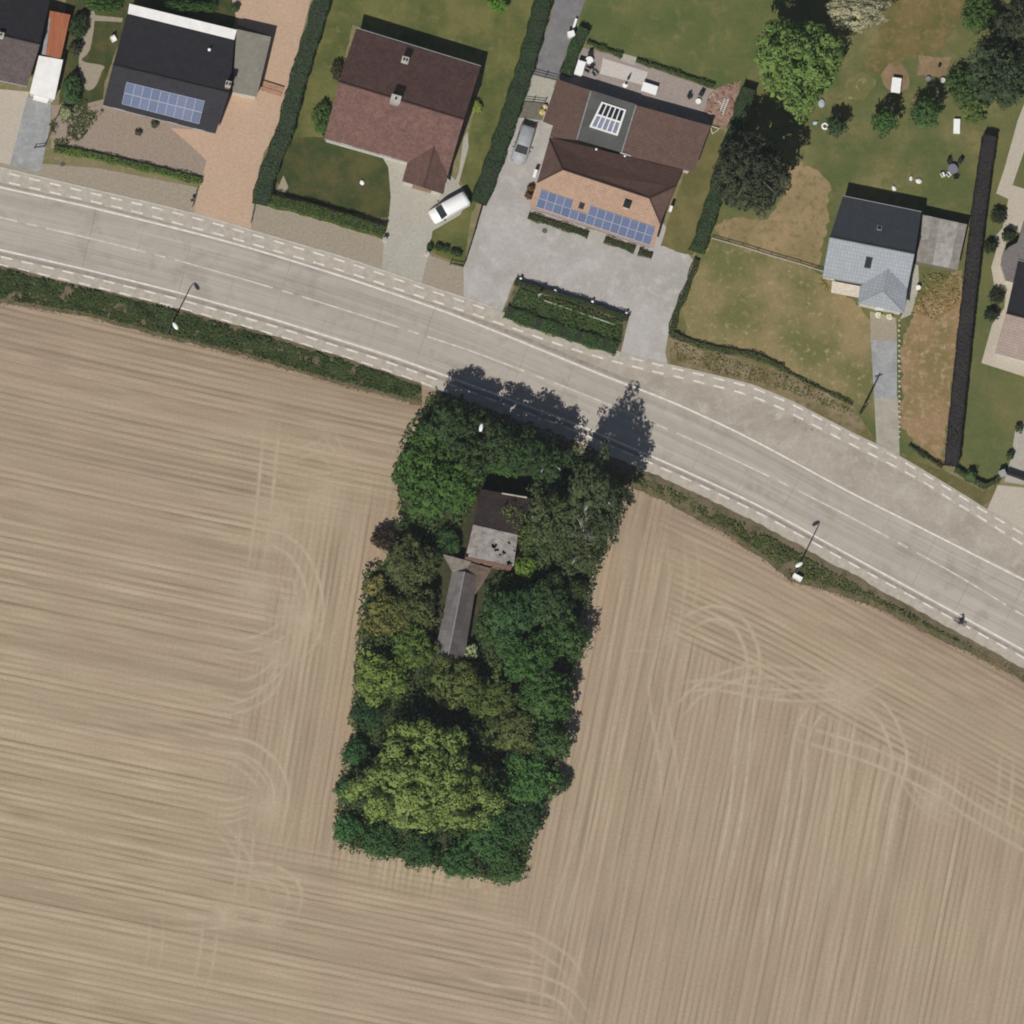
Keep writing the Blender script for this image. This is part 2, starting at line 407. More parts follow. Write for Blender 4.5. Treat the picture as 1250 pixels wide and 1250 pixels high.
# wheel tracks
TR = [ # polyline, half gap (px) between the two wheels (0 = single), strength
 ([(332,515),(322,620),(311,700)],9,.7),([(380,525),(396,548),(420,575)],8,.6),([(402,520),(412,548),(440,575)],6,.5),([(300,560),(372,585),(440,578)],7,.5),
 ([(345,560),(390,545),(412,530)],6,.5),([(265,610),(330,622),(430,635)],8,.5),
 ([(300,652),(345,662),(372,690),(385,735),(378,780),(350,806)],9,.8),([(312,738),(338,746),(372,752),(392,790)],7,.6),([(345,690),(355,730),(372,765),(395,800)],8,.6),
 ([(240,776),(296,788),(338,774),(362,748)],8,.8),([(284,840),(312,834),(340,812),(362,775)],8,.8),([(240,862),(280,866),(318,852),(338,826),(352,790)],6,.6),
 ([(225,898),(268,908),(302,914),(328,932),(342,960),(340,990),(322,1010)],9,.95),([(240,918),(280,926),(304,940),(322,962),(324,985)],6,.7),
 ([(245,977),(280,982),(322,972)],5,.8),([(236,990),(274,1000),(322,985)],4,.7),([(258,1000),(290,1036),(312,1080)],7,.6),([(300,985),(300,1040),(290,1120)],8,.5),
 ([(250,1052),(294,1060),(330,1064),(354,1078),(360,1098),(352,1122)],8,.8),([(290,1060),(318,1085),(330,1120)],7,.6),
 ([(190,1100),(232,1110),(275,1116),(330,1124),(358,1105)],7,.8),([(190,1125),(250,1128),(330,1120)],6,.6),([(258,1120),(252,1170),(242,1212)],9,.7),([(275,1110),(272,1160)],8,.6),
 ([(326,1120),(321,1160)],8,.6),([(190,1108),(190,1150),(184,1195)],8,.6),([(335,1060),(350,1010),(360,970)],6,.4),
 ([(560,1180),(600,1192),(651,1200),(690,1216),(716,1250)],10,.9),([(600,1135),(640,1146),(668,1160),(694,1180),(708,1210)],9,.7),([(664,1130),(656,1190),(650,1250)],8,.5),
 ([(790,620),(776,660),(763,745),(746,850),(732,930),(716,1010),(690,1090),(672,1160)],9,.45),([(760,783),(808,786)],10,.6),
 ([(824,650),(826,715),(813,790),(803,830),(805,870),(815,930),(818,1000)],10,.5),([(792,640),(788,700),(780,760)],9,.5),([(775,960),(760,1050),(745,1150)],9,.35),
 ([(790,690),(800,668),(815,660)],5,.4),([(838,640),(846,700),(835,760)],7,.5),
 ([(826,770),(845,757),(872,748),(898,757),(915,785),(920,815),(914,850),(908,900),(898,990),(880,1080)],8,.95),
 ([(820,880),(850,846),(896,824),(930,820),(985,826),(1050,836),(1085,820)],7,.7),([(820,842),(870,836),(930,846),(985,850),(1040,846),(1080,838)],6,.7),([(905,848),(945,842),(985,835),(1010,815)],6,.5),
 ([(1046,845),(1078,872),(1093,902),(1098,930),(1088,965),(1078,1010),(1066,1090)],9,.9),([(1015,850),(992,872),(978,904),(968,990),(952,1080),(940,1160)],9,.8),
 ([(1040,852),(1031,904),(1020,1000),(1005,1100)],9,.7),([(1162,915),(1158,955),(1146,1000)],9,.7),([(1230,912),(1226,970),(1216,1020)],8,.7),
 ([(960,890),(1000,902),(1070,925),(1142,960),(1190,992),(1250,1028),(1300,1060)],9,.8),([(830,860),(800,890)],6,.4),([(870,812),(866,850),(860,900)],6,.4),([(840,800),(846,850)],5,.4),
 ([(1010,840),(1060,820)],6,.6),([(1030,835),(1060,845)],9,.6),([(1090,930),(1130,985),(1180,1010)],5,.5),([(1060,980),(1120,1000)],4,.4)]
trk = np.zeros_like(X)
for pl, gap, st in TR:
    q = crom(pl)
    for dd in ((-gap, gap) if gap else (0,)):
        d = polydist(X, Y, offs(q, dd), 9)
        fd = 1.0
        for e_ in (pl[0], pl[-1]): fd = fd*(1-0.95*np.exp(-((X-e_[0])**2+(Y-e_[1])**2)/26.0**2))
        trk = np.maximum(trk, st*fd*np.exp(-(d/1.9)**2))
for (cx, cy, r, st) in ((1032,842,26,.8),(365,756,20,.7),(328,985,20,.6),(275,1118,16,.6),(332,1125,14,.6),(395,610,26,.5),(336,640,24,.5),(338,800,22,.5),(818,775,16,.4),(1140,978,18,.45),(310,720,22,.45)):
    trk = np.maximum(trk, st*np.exp(-(np.hypot(X-cx, Y-cy)/r)**2))
trk *= 0.38+0.8*vnoise(X/7, Y/7, 6)+0.35*vnoise(X/45, Y/45, 12)
trk = np.clip(trk, 0, 1)
tone = tone*(1-0.9*trk)
# fallow strip close beside the wood: browner soil
wl = np.exp(-((X-(462-0.135*(Y-650)))/16.0)**2)*sstep(600, 660, Y)*(1-sstep(860, 960, Y))
wr = np.exp(-((X-(742-0.2*(Y-700)))/12.0)**2)*sstep(660, 690, Y)*(1-sstep(720, 800, Y))
warm = np.clip(0.9*wl+0.7*wr, 0, 1)
field_edge_dark = np.clip(np.exp(-(np.maximum(dH-10, 0)/(52.0*wE+26.0))**2)*(0.45+0.7*vnoise(X/30+0.45*Y/30, (Y-0.45*X)/7, 14)), 0, 1)  # soil colour darker and redder towards the verge
for o_, w_ in ((17, 1.6), (38, 1.2), (58, 1.2)):   # darker, redder furrow lines along the headland, colour only
    field_edge_dark = np.maximum(field_edge_dark, (0.95-0.3*(o_ > 20))*np.exp(-((dH-o_-5*(vnoise(X/80, Y*0+o_, 15)-.5))/w_)**2)*sstep(0.3, 0.55, vnoise(X/60+o_, Y/60, 16))*np.where(wE > .5, 1, 0.35))
big = vnoise(X/170+11, Y/170, 9)*0.6+vnoise(X/50, Y/50, 10)*0.4
zf = 0.022+0.016*np.clip(tone, -1.3, 1.3)-0.012*trk
dz = FW.z
keep = (dH > -6)
def Wn(px, py, z):
    dx = FW.x*DIST+RT.x*((px-625)*0.1)+UP.x*((625-py)*0.1); dy = FW.y*DIST+RT.y*((px-625)*0.1)+UP.y*((625-py)*0.1); d_ = FW.z*DIST+RT.z*((px-625)*0.1)+UP.z*((625-py)*0.1)
    t = (z-CP.z)/d_
    return np.stack([CP.x+dx*t, CP.y+dy*t, np.zeros_like(px)+z], -1)
PV = Wn(X, Y, zf)
ny, nx = X.shape
idx = np.arange(ny*nx).reshape(ny, nx)
fk = keep[:-1, :-1] & keep[1:, 1:] & keep[1:, :-1] & keep[:-1, 1:]
Q = np.stack([idx[1:, :-1], idx[1:, 1:], idx[:-1, 1:], idx[:-1, :-1]], -1)[fk]
def fast_mesh(name, V, Q, k=4):
    me = bpy.data.meshes.new(name)
    me.vertices.add(len(V)); me.vertices.foreach_set('co', np.ascontiguousarray(V, dtype=np.float32).ravel())
    me.loops.add(Q.size); me.loops.foreach_set('vertex_index', np.ascontiguousarray(Q, dtype=np.int32).ravel())
    me.polygons.add(len(Q)); me.polygons.foreach_set('loop_start', np.arange(0, Q.size, k, dtype=np.int32))
    me.update(calc_edges=True)
    return me
used = np.unique(Q); remap = np.zeros(ny*nx, int); remap[used] = np.arange(len(used))
me = fast_mesh('field', PV.reshape(-1, 3)[used], remap[Q])
for nm, arr in (('tone', tone), ('track', trk), ('warm', warm), ('field_edge_dark', field_edge_dark), ('big', big)):
    a = me.attributes.new(nm, 'FLOAT', 'POINT'); a.data.foreach_set('value', arr.ravel()[used].astype(np.float32))
me.shade_smooth()
m, t, b = newmat('tilled_soil', 0.97, 0.08); oc = ocoord(t)
def attr(nm): return N(t, 'ShaderNodeAttribute', attribute_name=nm).outputs['Fac']
SOILD, SOILL, SOILT, SOILW = (0.240, 0.184, 0.124), (0.445, 0.353, 0.254), (0.458, 0.374, 0.272), (0.39, 0.270, 0.180)
col = mixc(t, ramp(t, attr('tone'), -1.5, 1.5), SOILD, SOILL)
col = mixc(t, ramp(t, attr('big'), 0.3, 0.7), mixc(t, 1.0, col, (0.97, 0.955, 0.975), 'MULTIPLY'), mixc(t, 1.0, col, (1.01, 1.012, 0.985), 'MULTIPLY'))
tf = N(t, 'ShaderNodeMath', operation='MULTIPLY'); tf.inputs[1].default_value = 0.86; t.links.new(attr('track'), tf.inputs[0])
col = mixc(t, tf.outputs[0], col, SOILT)
wf = N(t, 'ShaderNodeMath', operation='MULTIPLY'); wf.inputs[1].default_value = 0.55; t.links.new(attr('warm'), wf.inputs[0])
col = mixc(t, wf.outputs[0], col, SOILW)
df = N(t, 'ShaderNodeMath', operation='MULTIPLY'); df.inputs[1].default_value = 0.62; t.links.new(attr('field_edge_dark'), df.inputs[0])
col = mixc(t, df.outputs[0], col, (0.245, 0.178, 0.128))
g = noise(t, 3.2, 6, oc, 0.7)
col = mixc(t, 0.26, col, mixc(t, 1.0, col, mixc(t, ramp(t, g, 0.3, 0.7), (0.55,)*3, (1.45,)*3), 'MULTIPLY'))
t.links.new(col, b.inputs['Base Color']); bump(t, b, g, 0.35, 0.04)
FIELD = m
fo = link('field', me, FIELD); fo['kind'] = 'structure'

# ------------------------------------------------------------------ road
m, t, b = newmat('road_concrete', 0.85, 0.25); uv = t.nodes.new('ShaderNodeUVMap').outputs[0]; oc = ocoord(t)
mp = t.nodes.new('ShaderNodeMapping'); mp.inputs['Scale'].default_value = (0.035, 0.9, 1); t.links.new(uv, mp.inputs[0])
col = mixc(t, ramp(t, noise(t, 1.0, 5, mp.outputs[0], 0.65), 0.3, 0.7), (0.258, 0.223, 0.184), (0.455, 0.405, 0.344))
col = mixc(t, 0.35, col, mixc(t, ramp(t, noise(t, 0.45, 6, oc, 0.7), 0.3, 0.72), (0.30, 0.262, 0.220), (0.45, 0.405, 0.345)))
mp2 = t.nodes.new('ShaderNodeMapping'); mp2.inputs['Scale'].default_value = (0.02, 3.0, 1); t.links.new(uv, mp2.inputs[0])
col = mixc(t, 0.10, col, mixc(t, ramp(t, noise(t, 1.0, 3, mp2.outputs[0]), 0.35, 0.65), (0.15,)*3, (0.75,)*3))
# transverse joints every 6 m
sp = t.nodes.new('ShaderNodeSeparateXYZ'); t.links.new(uv, sp.inputs[0])
def joints(period, wd):
    dv = N(t, 'ShaderNodeMath', operation='DIVIDE'); dv.inputs[1].default_value = period; t.links.new(sp.outputs[0], dv.inputs[0])
    fr = N(t, 'ShaderNodeMath', operation='FRACT'); t.links.new(dv.outputs[0], fr.inputs[0])
    lt = N(t, 'ShaderNodeMath', operation='LESS_THAN'); lt.inputs[1].default_value = wd/period; t.links.new(fr.outputs[0], lt.inputs[0]); return lt.outputs[0]
jf = N(t, 'ShaderNodeMath', operation='MULTIPLY'); t.links.new(joints(6.1, 0.08), jf.inputs[0]); t.links.new(ramp(t, noise(t, 0.16, 2, oc), 0.36, 0.80), jf.inputs[1])
col = mixc(t, ramp(t, noise(t, 0.9, 7, oc, 0.75), 0.64, 0.74), col, (0.25, 0.22, 0.19))
col = mixc(t, ramp(t, noise(t, 0.22, 6, oc, 0.7), 0.52, 0.62), col, mixc(t, 1.0, col, (0.86, 0.85, 0.84), 'MULTIPLY'))
col = mixc(t, jf.outputs[0], col, (0.17, 0.155, 0.135))
t.links.new(col, b.inputs['Base Color']); bump(t, b, noise(t, 14, 3, oc), 0.15, 0.01)
ROADC = m
GUTTER = plain('gutter_concrete', (0.295, 0.262, 0.225), 0.9, 0.2, 0.14, 1.2)
PATHC = plain('path_concrete', (0.415, 0.372, 0.315), 0.9, 0.2, 0.10, 1.4)
LAYBY = ground_mat('layby_concrete', (0.365, 0.326, 0.272), (0.305, 0.270, 0.222), (0.41, 0.375, 0.325), 0.2, 0.5, 0.14, 0.9, 0.15)
PAINT = plain('road_paint', (0.69, 0.645, 0.58), 0.7, 0.2, 0.12, 1.5)
strip('road', yN, -3, yS, 3, 0.060, ROADC, nv=6)
strip('gutter', yN, -7.5, yN, -3, 0.056, GUTTER, x0=-300, x1=770)
strip('gutter', yS, 3, yS, 8, 0.056, GUTTER)
strip('cycle_path', yPo, -4, yPi, 2.5, 0.064, PATHC)
strip('cycle_path', yS, 6.5, yS, 20, 0.064, PATHC)
strip('layby', yPi, 2, yN, -2.5, 0.054, LAYBY, x0=480)
def dashes(name, fn, off, wd, x0, x1, dl, gap, z, skip=None, ph=0.0):
    """painted dashes following a curve; lengths in px (0.1 m)"""
    mb = MB(); x = x0+ph
    while x < x1:
        s = (fn(x+3)-fn(x-3))/6; k = 1/math.sqrt(1+s*s); xe = x+dl*k
        if not (skip and any(a < x < b_ for a, b_ in skip)):
            n = max(1, int(dl/12)); 
            for i in range(n):
                xa, xb = x+(xe-x)*i/n, x+(xe-x)*(i+1)/n
                mb.face([W(*perp(fn, xa, off+wd/2), z), W(*perp(fn, xb, off+wd/2), z), W(*perp(fn, xb, off-wd/2), z), W(*perp(fn, xa, off-wd/2), z)])
        x = x+(dl+gap)*k
    o = mb.build(name, PAINT); o['kind'] = 'structure'; return o
strip('edge_line_marking', yN, -1.1, yN, 1.1, 0.066, PAINT)
strip('edge_line_marking', yS, -1.1, yS, 1.1, 0.066, PAINT)
# centre line: long stroke, two short strokes, in turn
mb = MB(); x = -268.0
def stroke(xa, dl):
    s = (yC(xa+3)-yC(xa-3))/6; k = 1/math.sqrt(1+s*s); n = max(1, int(dl/10)); xe = xa+dl*k
    for i in range(n):
        a_, b__ = xa+(xe-xa)*i/n, xa+(xe-xa)*(i+1)/n
        mb.face([W(*perp(yC, a_, .9), .066), W(*perp(yC, b__, .9), .066), W(*perp(yC, b__, -.9), .066), W(*perp(yC, a_, -.9), .066)])
    return xe
x = 115-123.5*3
while x < 1560:
    e = stroke(x, 124); e2 = stroke(e+11, 14); e3 = stroke(e2+11, 14) if False else e2
    x = e3+11
mb.build('centre_line_marking', plain('worn_paint', (0.585, 0.54, 0.48), 0.7, 0.2, 0.16, 1.5))['kind'] = 'structure'
dashes('cycle_path_marking', yPi, 0, 2.0, -300, 1560, 14, 11.6, 0.070, [(262, 268)], 11)
dashes('cycle_path_marking', yPo, 0, 2.0, -300, 1560, 14, 11.6, 0.070, [(596, 752)], 12)
dashes('cycle_path_marking', yS, 8.0, 2.0, -300, 1560, 14.5, 11.2, 0.070, None, 3)
dashes('cycle_path_marking', yS, 17.6, 1.6, -300, 545, 14.5, 11.2, 0.070, None, 0)
KERB = plain('kerb_concrete', (0.50, 0.47, 0.41), 0.9, 0.2, 0.12, 1.0)
o = strip('kerb', yPo, -5.6, yPo, -4, 0.075, KERB, x1=600)
# ------------------------------------------------------------------ foliage
LR = np.random.RandomState(5)
def unit(v): return v/(np.linalg.norm(v, axis=-1, keepdims=True)+1e-9)
def cards(pos, nrm, size, rs, blend=0.8, asp=0.75):
    """leaf cards: a quad at each point, roughly facing nrm; shading normal blends card and clump"""
    n = len(pos); jn = unit(nrm+rs.randn(n, 3)*0.55)
    a = unit(np.cross(jn, rs.randn(n, 3))); b = np.cross(jn, a)
    s = size[:, None]; s2 = s*asp
    V = np.stack([pos-a*s*.5-b*s2*.18, pos+b*s2*-.5, pos+a*s*.5+b*s2*.12, pos+b*s2*.5], 1)
    sn = unit(nrm*blend+jn*(1-blend)+np.array([0, 0, .15]))
    return V.reshape(-1, 3), np.repeat(sn, 4, 0)
def card_mesh(name, V, SN, extra=None):
    Q = np.arange(len(V)).reshape(-1, 4)
    me = fast_mesh(name, V, Q)
    me.shade_smooth()
    me.normals_split_custom_set_from_vertices(SN.tolist())
    me.materials.append(LEAF)
    return me
def crown_clumps(rs, Rr, h, z0, lob=0.16, style='round'):
    """centres and radii of the leaf clumps of one crown"""
    cl = []; ph = rs.rand(3)*6.28
    rc = max(0.40, min(1.25, 0.25*Rr))
    n = int(2.1*(Rr/rc)**2)+5
    zc = z0+(h-z0)*0.42
    for i in range(n):
        u = rs.rand(); th = i*2.39996+rs.randn()*0.25
        cz = 1-1.12*(i+0.5)/n
        rr = math.sqrt(max(0, 1-cz*cz)) if cz > 0 else 1.0+cz*0.5
        lobe = 1+lob*math.sin(3*th+ph[0])+lob*0.7*math.sin(5*th+ph[1])
        q = 0.80+0.2*u
        x = (Rr-rc*0.85)*rr*q*lobe*math.cos(th); y = (Rr-rc*0.85)*rr*q*lobe*math.sin(th)
        z = zc+(h-zc-rc*0.6)*max(cz, -0.6)*q+rs.randn()*0.32*rc
        cl.append((x, y, z, rc*(0.62+0.62*rs.rand())))
    return cl
def crown_mesh(seed, Rr, h, z0, card=0.30, dens=26.0, lob=0.16, sq=0.85):
    rs = np.random.RandomState(seed); P, Nn, Sz = [], [], []
    for (x, y, z, r) in crown_clumps(rs, Rr, h, z0, lob):
        m_ = int(9+7*r*r)                      # tufts over the clump, leaves over each tuft
        d0 = unit(rs.randn(m_, 3)); d0[:, 2] = np.abs(d0[:, 2])*np.where(rs.rand(m_) < 0.85, 1, -1)
        tr_ = (0.30+0.16*rs.rand(m_))*r**0.6
        c0 = d0*(r*(0.62+0.34*rs.rand(m_)))[:, None]
        k = max(5, int(dens*r*r*3.0/m_)+4)
        d1 = unit(rs.randn(m_, k, 3)+d0[:, None]*0.5); 
        pos = np.array([x, y, z])+(c0[:, None]+d1*(tr_[:, None]*(0.55+0.5*rs.rand(m_, k)))[..., None]).reshape(-1, 3)*np.array([1, 1, sq])
        P.append(pos); Nn.append(unit((d0[:, None]*0.55+d1*0.6).reshape(-1, 3))); Sz.append(card*(0.65+0.7*rs.rand(m_*k)))
    ki = int(14*Rr*Rr)+10                     # larger leaf sprays inside, added so sunlight does not leak through
    di = unit(rs.randn(ki, 3)); ri = rs.rand(ki)**0.4*0.80; di2 = di*ri[:, None]
    zc = z0+(h-z0)*0.40
    P.append(np.stack([di2[:, 0]*Rr, di2[:, 1]*Rr, zc+di2[:, 2]*np.where(di2[:, 2] > 0, (h-zc)*0.92, zc-z0)], -1)); Nn.append(unit(di+np.array([0, 0, .6]))); Sz.append(np.full(ki, min(1.1, 0.26*Rr+0.15)))
    P = np.concatenate(P); Nn = np.concatenate(Nn); Sz = np.concatenate(Sz)
    V, SN = cards(P, Nn, Sz, rs)
    return card_mesh('crown', V, SN)
_cache = {}
def get_crown(Rr, h, z0, var, card, dens, lob):
    key = (round(Rr*1.25), round(h/Rr*2), round(z0/h*4), var, round(card*20), round(dens/6), round(lob*10))
    if key not in _cache:
        _cache[key] = (crown_mesh(hash(key) % 99991, Rr, h, z0, card, dens, lob), Rr, h)
    return _cache[key]
def trunk_mb(Rr, h, pale=False):
    mb = MB(); r0 = 0.045*h*0.6+0.05
    mb.tube([(0, 0, -0.1), (0.03*h, 0.0, h*0.25), (0.02*h, 0.03*h, h*0.55), (0, 0.02*h, h*0.8)], [r0*1.3, r0, r0*0.65, r0*0.2], 8)
    for k in range(5):
        a = k*1.257+0.4; z = h*(0.28+0.09*k)
        mb.tube([(0.02*h, 0.02*h, z), (math.cos(a)*Rr*0.35, math.sin(a)*Rr*0.35, z+h*0.14), (math.cos(a)*Rr*0.72, math.sin(a)*Rr*0.72, z+h*0.22)], [r0*0.5, r0*0.33, r0*0.12], 6)
    return mb
_tk = {}
def tree(name, px, py, r, h, color, label, cat='tree', group=None, ry=None, var=0, card=0.30, dens=26.0, lob=0.16, rz=None, z0=None, bark=None, trunk=True):
    """px,py: crown centre as seen; r crown radius in px; h height in m"""
    Rr = r*0.1; zc = h*0.55
    p = W(px, py, zc); p.z = 0.0
    root = empty(name, p, label, cat, group)
    z0 = h*0.22 if z0 is None else z0
    me, R0, h0 = get_crown(Rr, h, z0, var, card, dens, lob)
    o = link('crown' if trunk else 'foliage', me, None, root, world=False)
    o.scale = (Rr/R0, (ry*0.1 if ry else Rr)/R0, h/h0); o.rotation_euler[2] = 0.0
    if rz is None: rz = rnd.uniform(0, 6.28)
    if ry is None: o.rotation_euler[2] = rz
    c = [x*rnd.uniform(0.93, 1.07) for x in color]; o.color = (c[0], c[1], c[2], 1)
    if trunk:
        key = (round(Rr), round(h/2), bark is None)
        if key not in _tk: 
            t_ = trunk_mb(Rr, h).build('trunk', bark or BARK, root, True, world=False); _tk[key] = (t_.data, h, Rr)
        else:
            t_ = link('trunk', _tk[key][0], None, root, world=False)
        t_.scale = (Rr/_tk[key][2], Rr/_tk[key][2], h/_tk[key][1])
    else:
        key = ('s', round(h))
        if key not in _tk:
            mb = MB()
            for k in range(5):
                a = k*1.257; mb.tube([(0, 0, -.05), (math.cos(a)*0.12*h, math.sin(a)*0.12*h, 0.35*h), (math.cos(a)*0.28*h, math.sin(a)*0.28*h, 0.62*h)], [0.03*h, 0.022*h, 0.01*h], 6)
            t_ = mb.build('stem', BARK, root, True, world=False); _tk[key] = (t_.data, h, Rr)
        else: t_ = link('stem', _tk[key][0], None, root, world=False)
        t_.scale = (h/_tk[key][1],)*3
    return root
def shrub(name, px, py, r, h, color, label, cat='shrub', group=None, var=0, card=0.22, dens=40.0, lob=0.14, ry=None):
    return tree(name, px, py, r, h, color, label, cat, group, ry, var, card, dens, lob, None, h*0.06, None, False)
def hedge(name, px, wd, h, color, label, group=None, card=0.18, dens=62.0, round_=0.25, rough=0.13, seed=1, cat='hedge'):
    """clipped hedge along a traced line (px at ground), wd and h in metres; leaf cards over its box plus dense inner twigs"""
    rs = np.random.RandomState(seed+len(px)*7)
    P = [W(a, b_, 0) for a, b_ in px]
    root = empty(name, P[0], label, cat, group)
    pos, nrm = [], []; mb = MB()
    for p, q in zip(P, P[1:]):
        d = q-p; L = d.length; d.normalize(); s = Vector((-d.y, d.x, 0)); dv = np.array(d); sv = np.array(s); p0 = np.array(p)
        for face, area in (('top', L*wd), ('l', L*h), ('r', L*h)):
            n = int(dens*area)
            u = rs.rand(n)*(L+0.1)-0.05; v = rs.rand(n)-0.5; zz = rs.rand(n)
            wob = rough*np.sin(u*1.9+seed)+rs.randn(n)*0.04
            if face == 'top':
                z = h+wob-np.clip(np.abs(v)-0.35, 0, 1)*round_*2
                pos.append(p0+dv*u[:, None]+sv*(v*wd)[:, None]+np.outer(z, [0, 0, 1])); nn = np.outer(np.ones(n), [0, 0, 1.0])+sv*(np.sign(v)*np.clip(np.abs(v)-0.3, 0, 1)*3)[:, None]
            else:
                sg = 1 if face == 'l' else -1; z = zz*h
                off = sg*(wd/2+wob*0.7-np.clip(zz-0.8, 0, 1)*round_)
                pos.append(p0+dv*u[:, None]+sv*off[:, None]+np.outer(z, [0, 0, 1])); nn = sv*sg*np.ones((n, 1))+np.outer(zz**3, [0, 0, 1.0])
            nrm.append(nn)
        c = (p+q)/2; mb.box((c.x, c.y, (h-0.15)/2), (L, max(0.1, wd-0.2), h-0.15), math.atan2(d.y, d.x))
    for e, f in ((P[0], P[1]), (P[-1], P[-2])):
        d = (e-f).normalized(); s = Vector((-d.y, d.x, 0)); n = int(dens*wd*h)
        pos.append(np.array(e)+np.array(s)*((rs.rand(n)-.5)*wd)[:, None]+np.outer(rs.rand(n)*h, [0, 0, 1])); nrm.append(np.ones((n, 1))*np.array(d))
    pos = np.concatenate(pos)-np.array(P[0]); nrm = unit(np.concatenate(nrm))
    V, SN = cards(pos, nrm, card*(0.65+0.7*rs.rand(len(pos))), rs)
    o = link('foliage', card_mesh('foliage', V, SN), None, root, world=False); o.color = (*color, 1)
    t_ = mb.build('branches', DKTWIG, root)
    return root
DKTWIG = plain('hedge_twigs', (0.025, 0.03, 0.018), 0.95)
def inpoly(x, y, poly):
    c = np.zeros(len(x), bool); n = len(poly)
    for i in range(n):
        x0, y0 = poly[i]; x1, y1 = poly[(i+1) % n]
        k = ((y0 > y) != (y1 > y)); 
        with np.errstate(all='ignore'): xx = (x1-x0)*(y-y0)/(y1-y0+1e-12)+x0
        c ^= k & (x < xx)
    return c
def cover(name, poly, per_m2, h0, h1, card, colors, seed=1, hs=14.0, tilt=0.9, kind='stuff', label=None, cat=None, blend=0.5, avoid=None, patch=0.0):
    """ground cover of leaf cards over a traced area"""
    rs = np.random.RandomState(seed); a = np.array(poly, float); lo, hi = a.min(0), a.max(0)
    n = int(per_m2*(hi[0]-lo[0])*(hi[1]-lo[1])*0.01)
    x = lo[0]+rs.rand(n)*(hi[0]-lo[0]); y = lo[1]+rs.rand(n)*(hi[1]-lo[1])
    k = inpoly(x, y, poly)
    if avoid:
        for q in avoid: k &= ~inpoly(x, y, q)
    if patch: k &= (vnoise(x/11+5, y/11+9, seed+7)*0.65+vnoise(x/4+5, y/4+9, seed+8)*0.35) > patch*(0.7+0.6*rs.rand(n))
    x, y = x[k], y[k]; n = len(x)
    hh = vnoise(x/hs+31, y/hs+17, seed+3); hh = h0+(h1-h0)*hh
    z = hh*(0.55+0.5*rs.rand(n))
    P = Wn(x, y, 0.0); P[:, 2] = z
    e = 1.0
    gxn = -(vnoise((x+e)/hs+31, y/hs+17, seed+3)-vnoise((x-e)/hs+31, y/hs+17, seed+3))*(h1-h0)/0.2
    gyn = (vnoise(x/hs+31, (y+e)/hs+17, seed+3)-vnoise(x/hs+31, (y-e)/hs+17, seed+3))*(h1-h0)/0.2
    nr = unit(np.stack([gxn, gyn, np.ones(n)], -1)+rs.randn(n, 3)*tilt*0.4)
    V, SN = cards(P, nr, card*(0.6+0.8*rs.rand(n)), rs, blend)
    o = link(name, card_mesh(name, V, SN))
    o.color = (*colors, 1); tag(o, label, cat, None, kind)
    return o
# ------------------------------------------------------------------ gardens, drives, verges (sheets laid a few mm above each other)
LAWN_A = ground_mat('lawn_olive', (0.078, 0.094, 0.028), (0.142, 0.136, 0.046), (0.180, 0.155, 0.062), 0.22, 0.9, 0.30, lo3=0.56, hi3=0.76)
LAWN_D = ground_mat('lawn_dark', (0.040, 0.056, 0.018), (0.082, 0.078, 0.028), (0.105, 0.080, 0.036), 0.3, 0.8, 0.30, lo3=0.52, hi3=0.75)
LAWN_B = ground_mat('lawn_green', (0.080, 0.104, 0.033), (0.122, 0.128, 0.044), (0.170, 0.152, 0.062), 0.16, 0.5, 0.30, lo3=0.55, hi3=0.75)
LAWN_G = ground_mat('lawn_garden', (0.086, 0.104, 0.035), (0.180, 0.155, 0.066), (0.112, 0.112, 0.042), 0.16, 0.9, 0.30, lo=0.42, hi=0.66)
LAWN_DRY = ground_mat('lawn_dry', (0.245, 0.188, 0.092), (0.130, 0.130, 0.048), (0.34, 0.262, 0.145), 0.13, 1.3, 0.30, lo=0.40, hi=0.60, lo3=0.56, hi3=0.74)
LAWN_R = ground_mat('lawn_neat', (0.094, 0.110, 0.040), (0.155, 0.138, 0.055), (0.115,0.125,0.045), 0.13, 1.0, 0.25)
BAREB = ground_mat('bare_soil', (0.25, 0.175, 0.105), (0.20, 0.14, 0.08), (0.15, 0.12, 0.05), 0.3, 1.0, 0.2)
VERGE = ground_mat('verge_soil', (0.115, 0.098, 0.058), (0.16, 0.125, 0.08), (0.060, 0.068, 0.030), 0.25, 0.9, 0.2)
PAV_O = paver_mat('orange_paving', (0.50, 0.335, 0.225), (0.43, 0.285, 0.19), 0.22, 0.25, 0.9, 0.75, 0.4)
PAV_B = paver_mat('brown_paving', (0.285, 0.215, 0.16), (0.245, 0.185, 0.135), 0.22, -0.2, 0.9, 0.75, 0.4)
PAV_G = paver_mat('grey_paving', (0.40, 0.375, 0.315), (0.33, 0.305, 0.25), 0.3, 0.2, 0.9, 0.75, 0.4)
PAV_Y = paver_mat('sand_paving', (0.31, 0.255, 0.185), (0.27, 0.225, 0.155), 0.22, 0.3, 0.9, 0.75, 0.4)
PAV_E = paver_mat('beige_paving', (0.46, 0.40, 0.32), (0.41, 0.355, 0.28), 0.4, 0.2, 0.9, 0.8, 0.4)
PAV_P = paver_mat('pink_paving', (0.30, 0.245, 0.22), (0.25, 0.20, 0.175), 0.3, 0.3, 0.9, 0.8, 0.4)
SLABL = paver_mat('light_slabs', (0.52, 0.47, 0.43), (0.48, 0.43, 0.40), 0.6, 0.3, 0.9, 0.8, 0.3)
GRAV = ground_mat('yard_gravel', (0.390, 0.369, 0.348), (0.335, 0.314, 0.290), (0.43, 0.41, 0.39), 0.16, 0.6, 0.12, 0.95, 0.25)
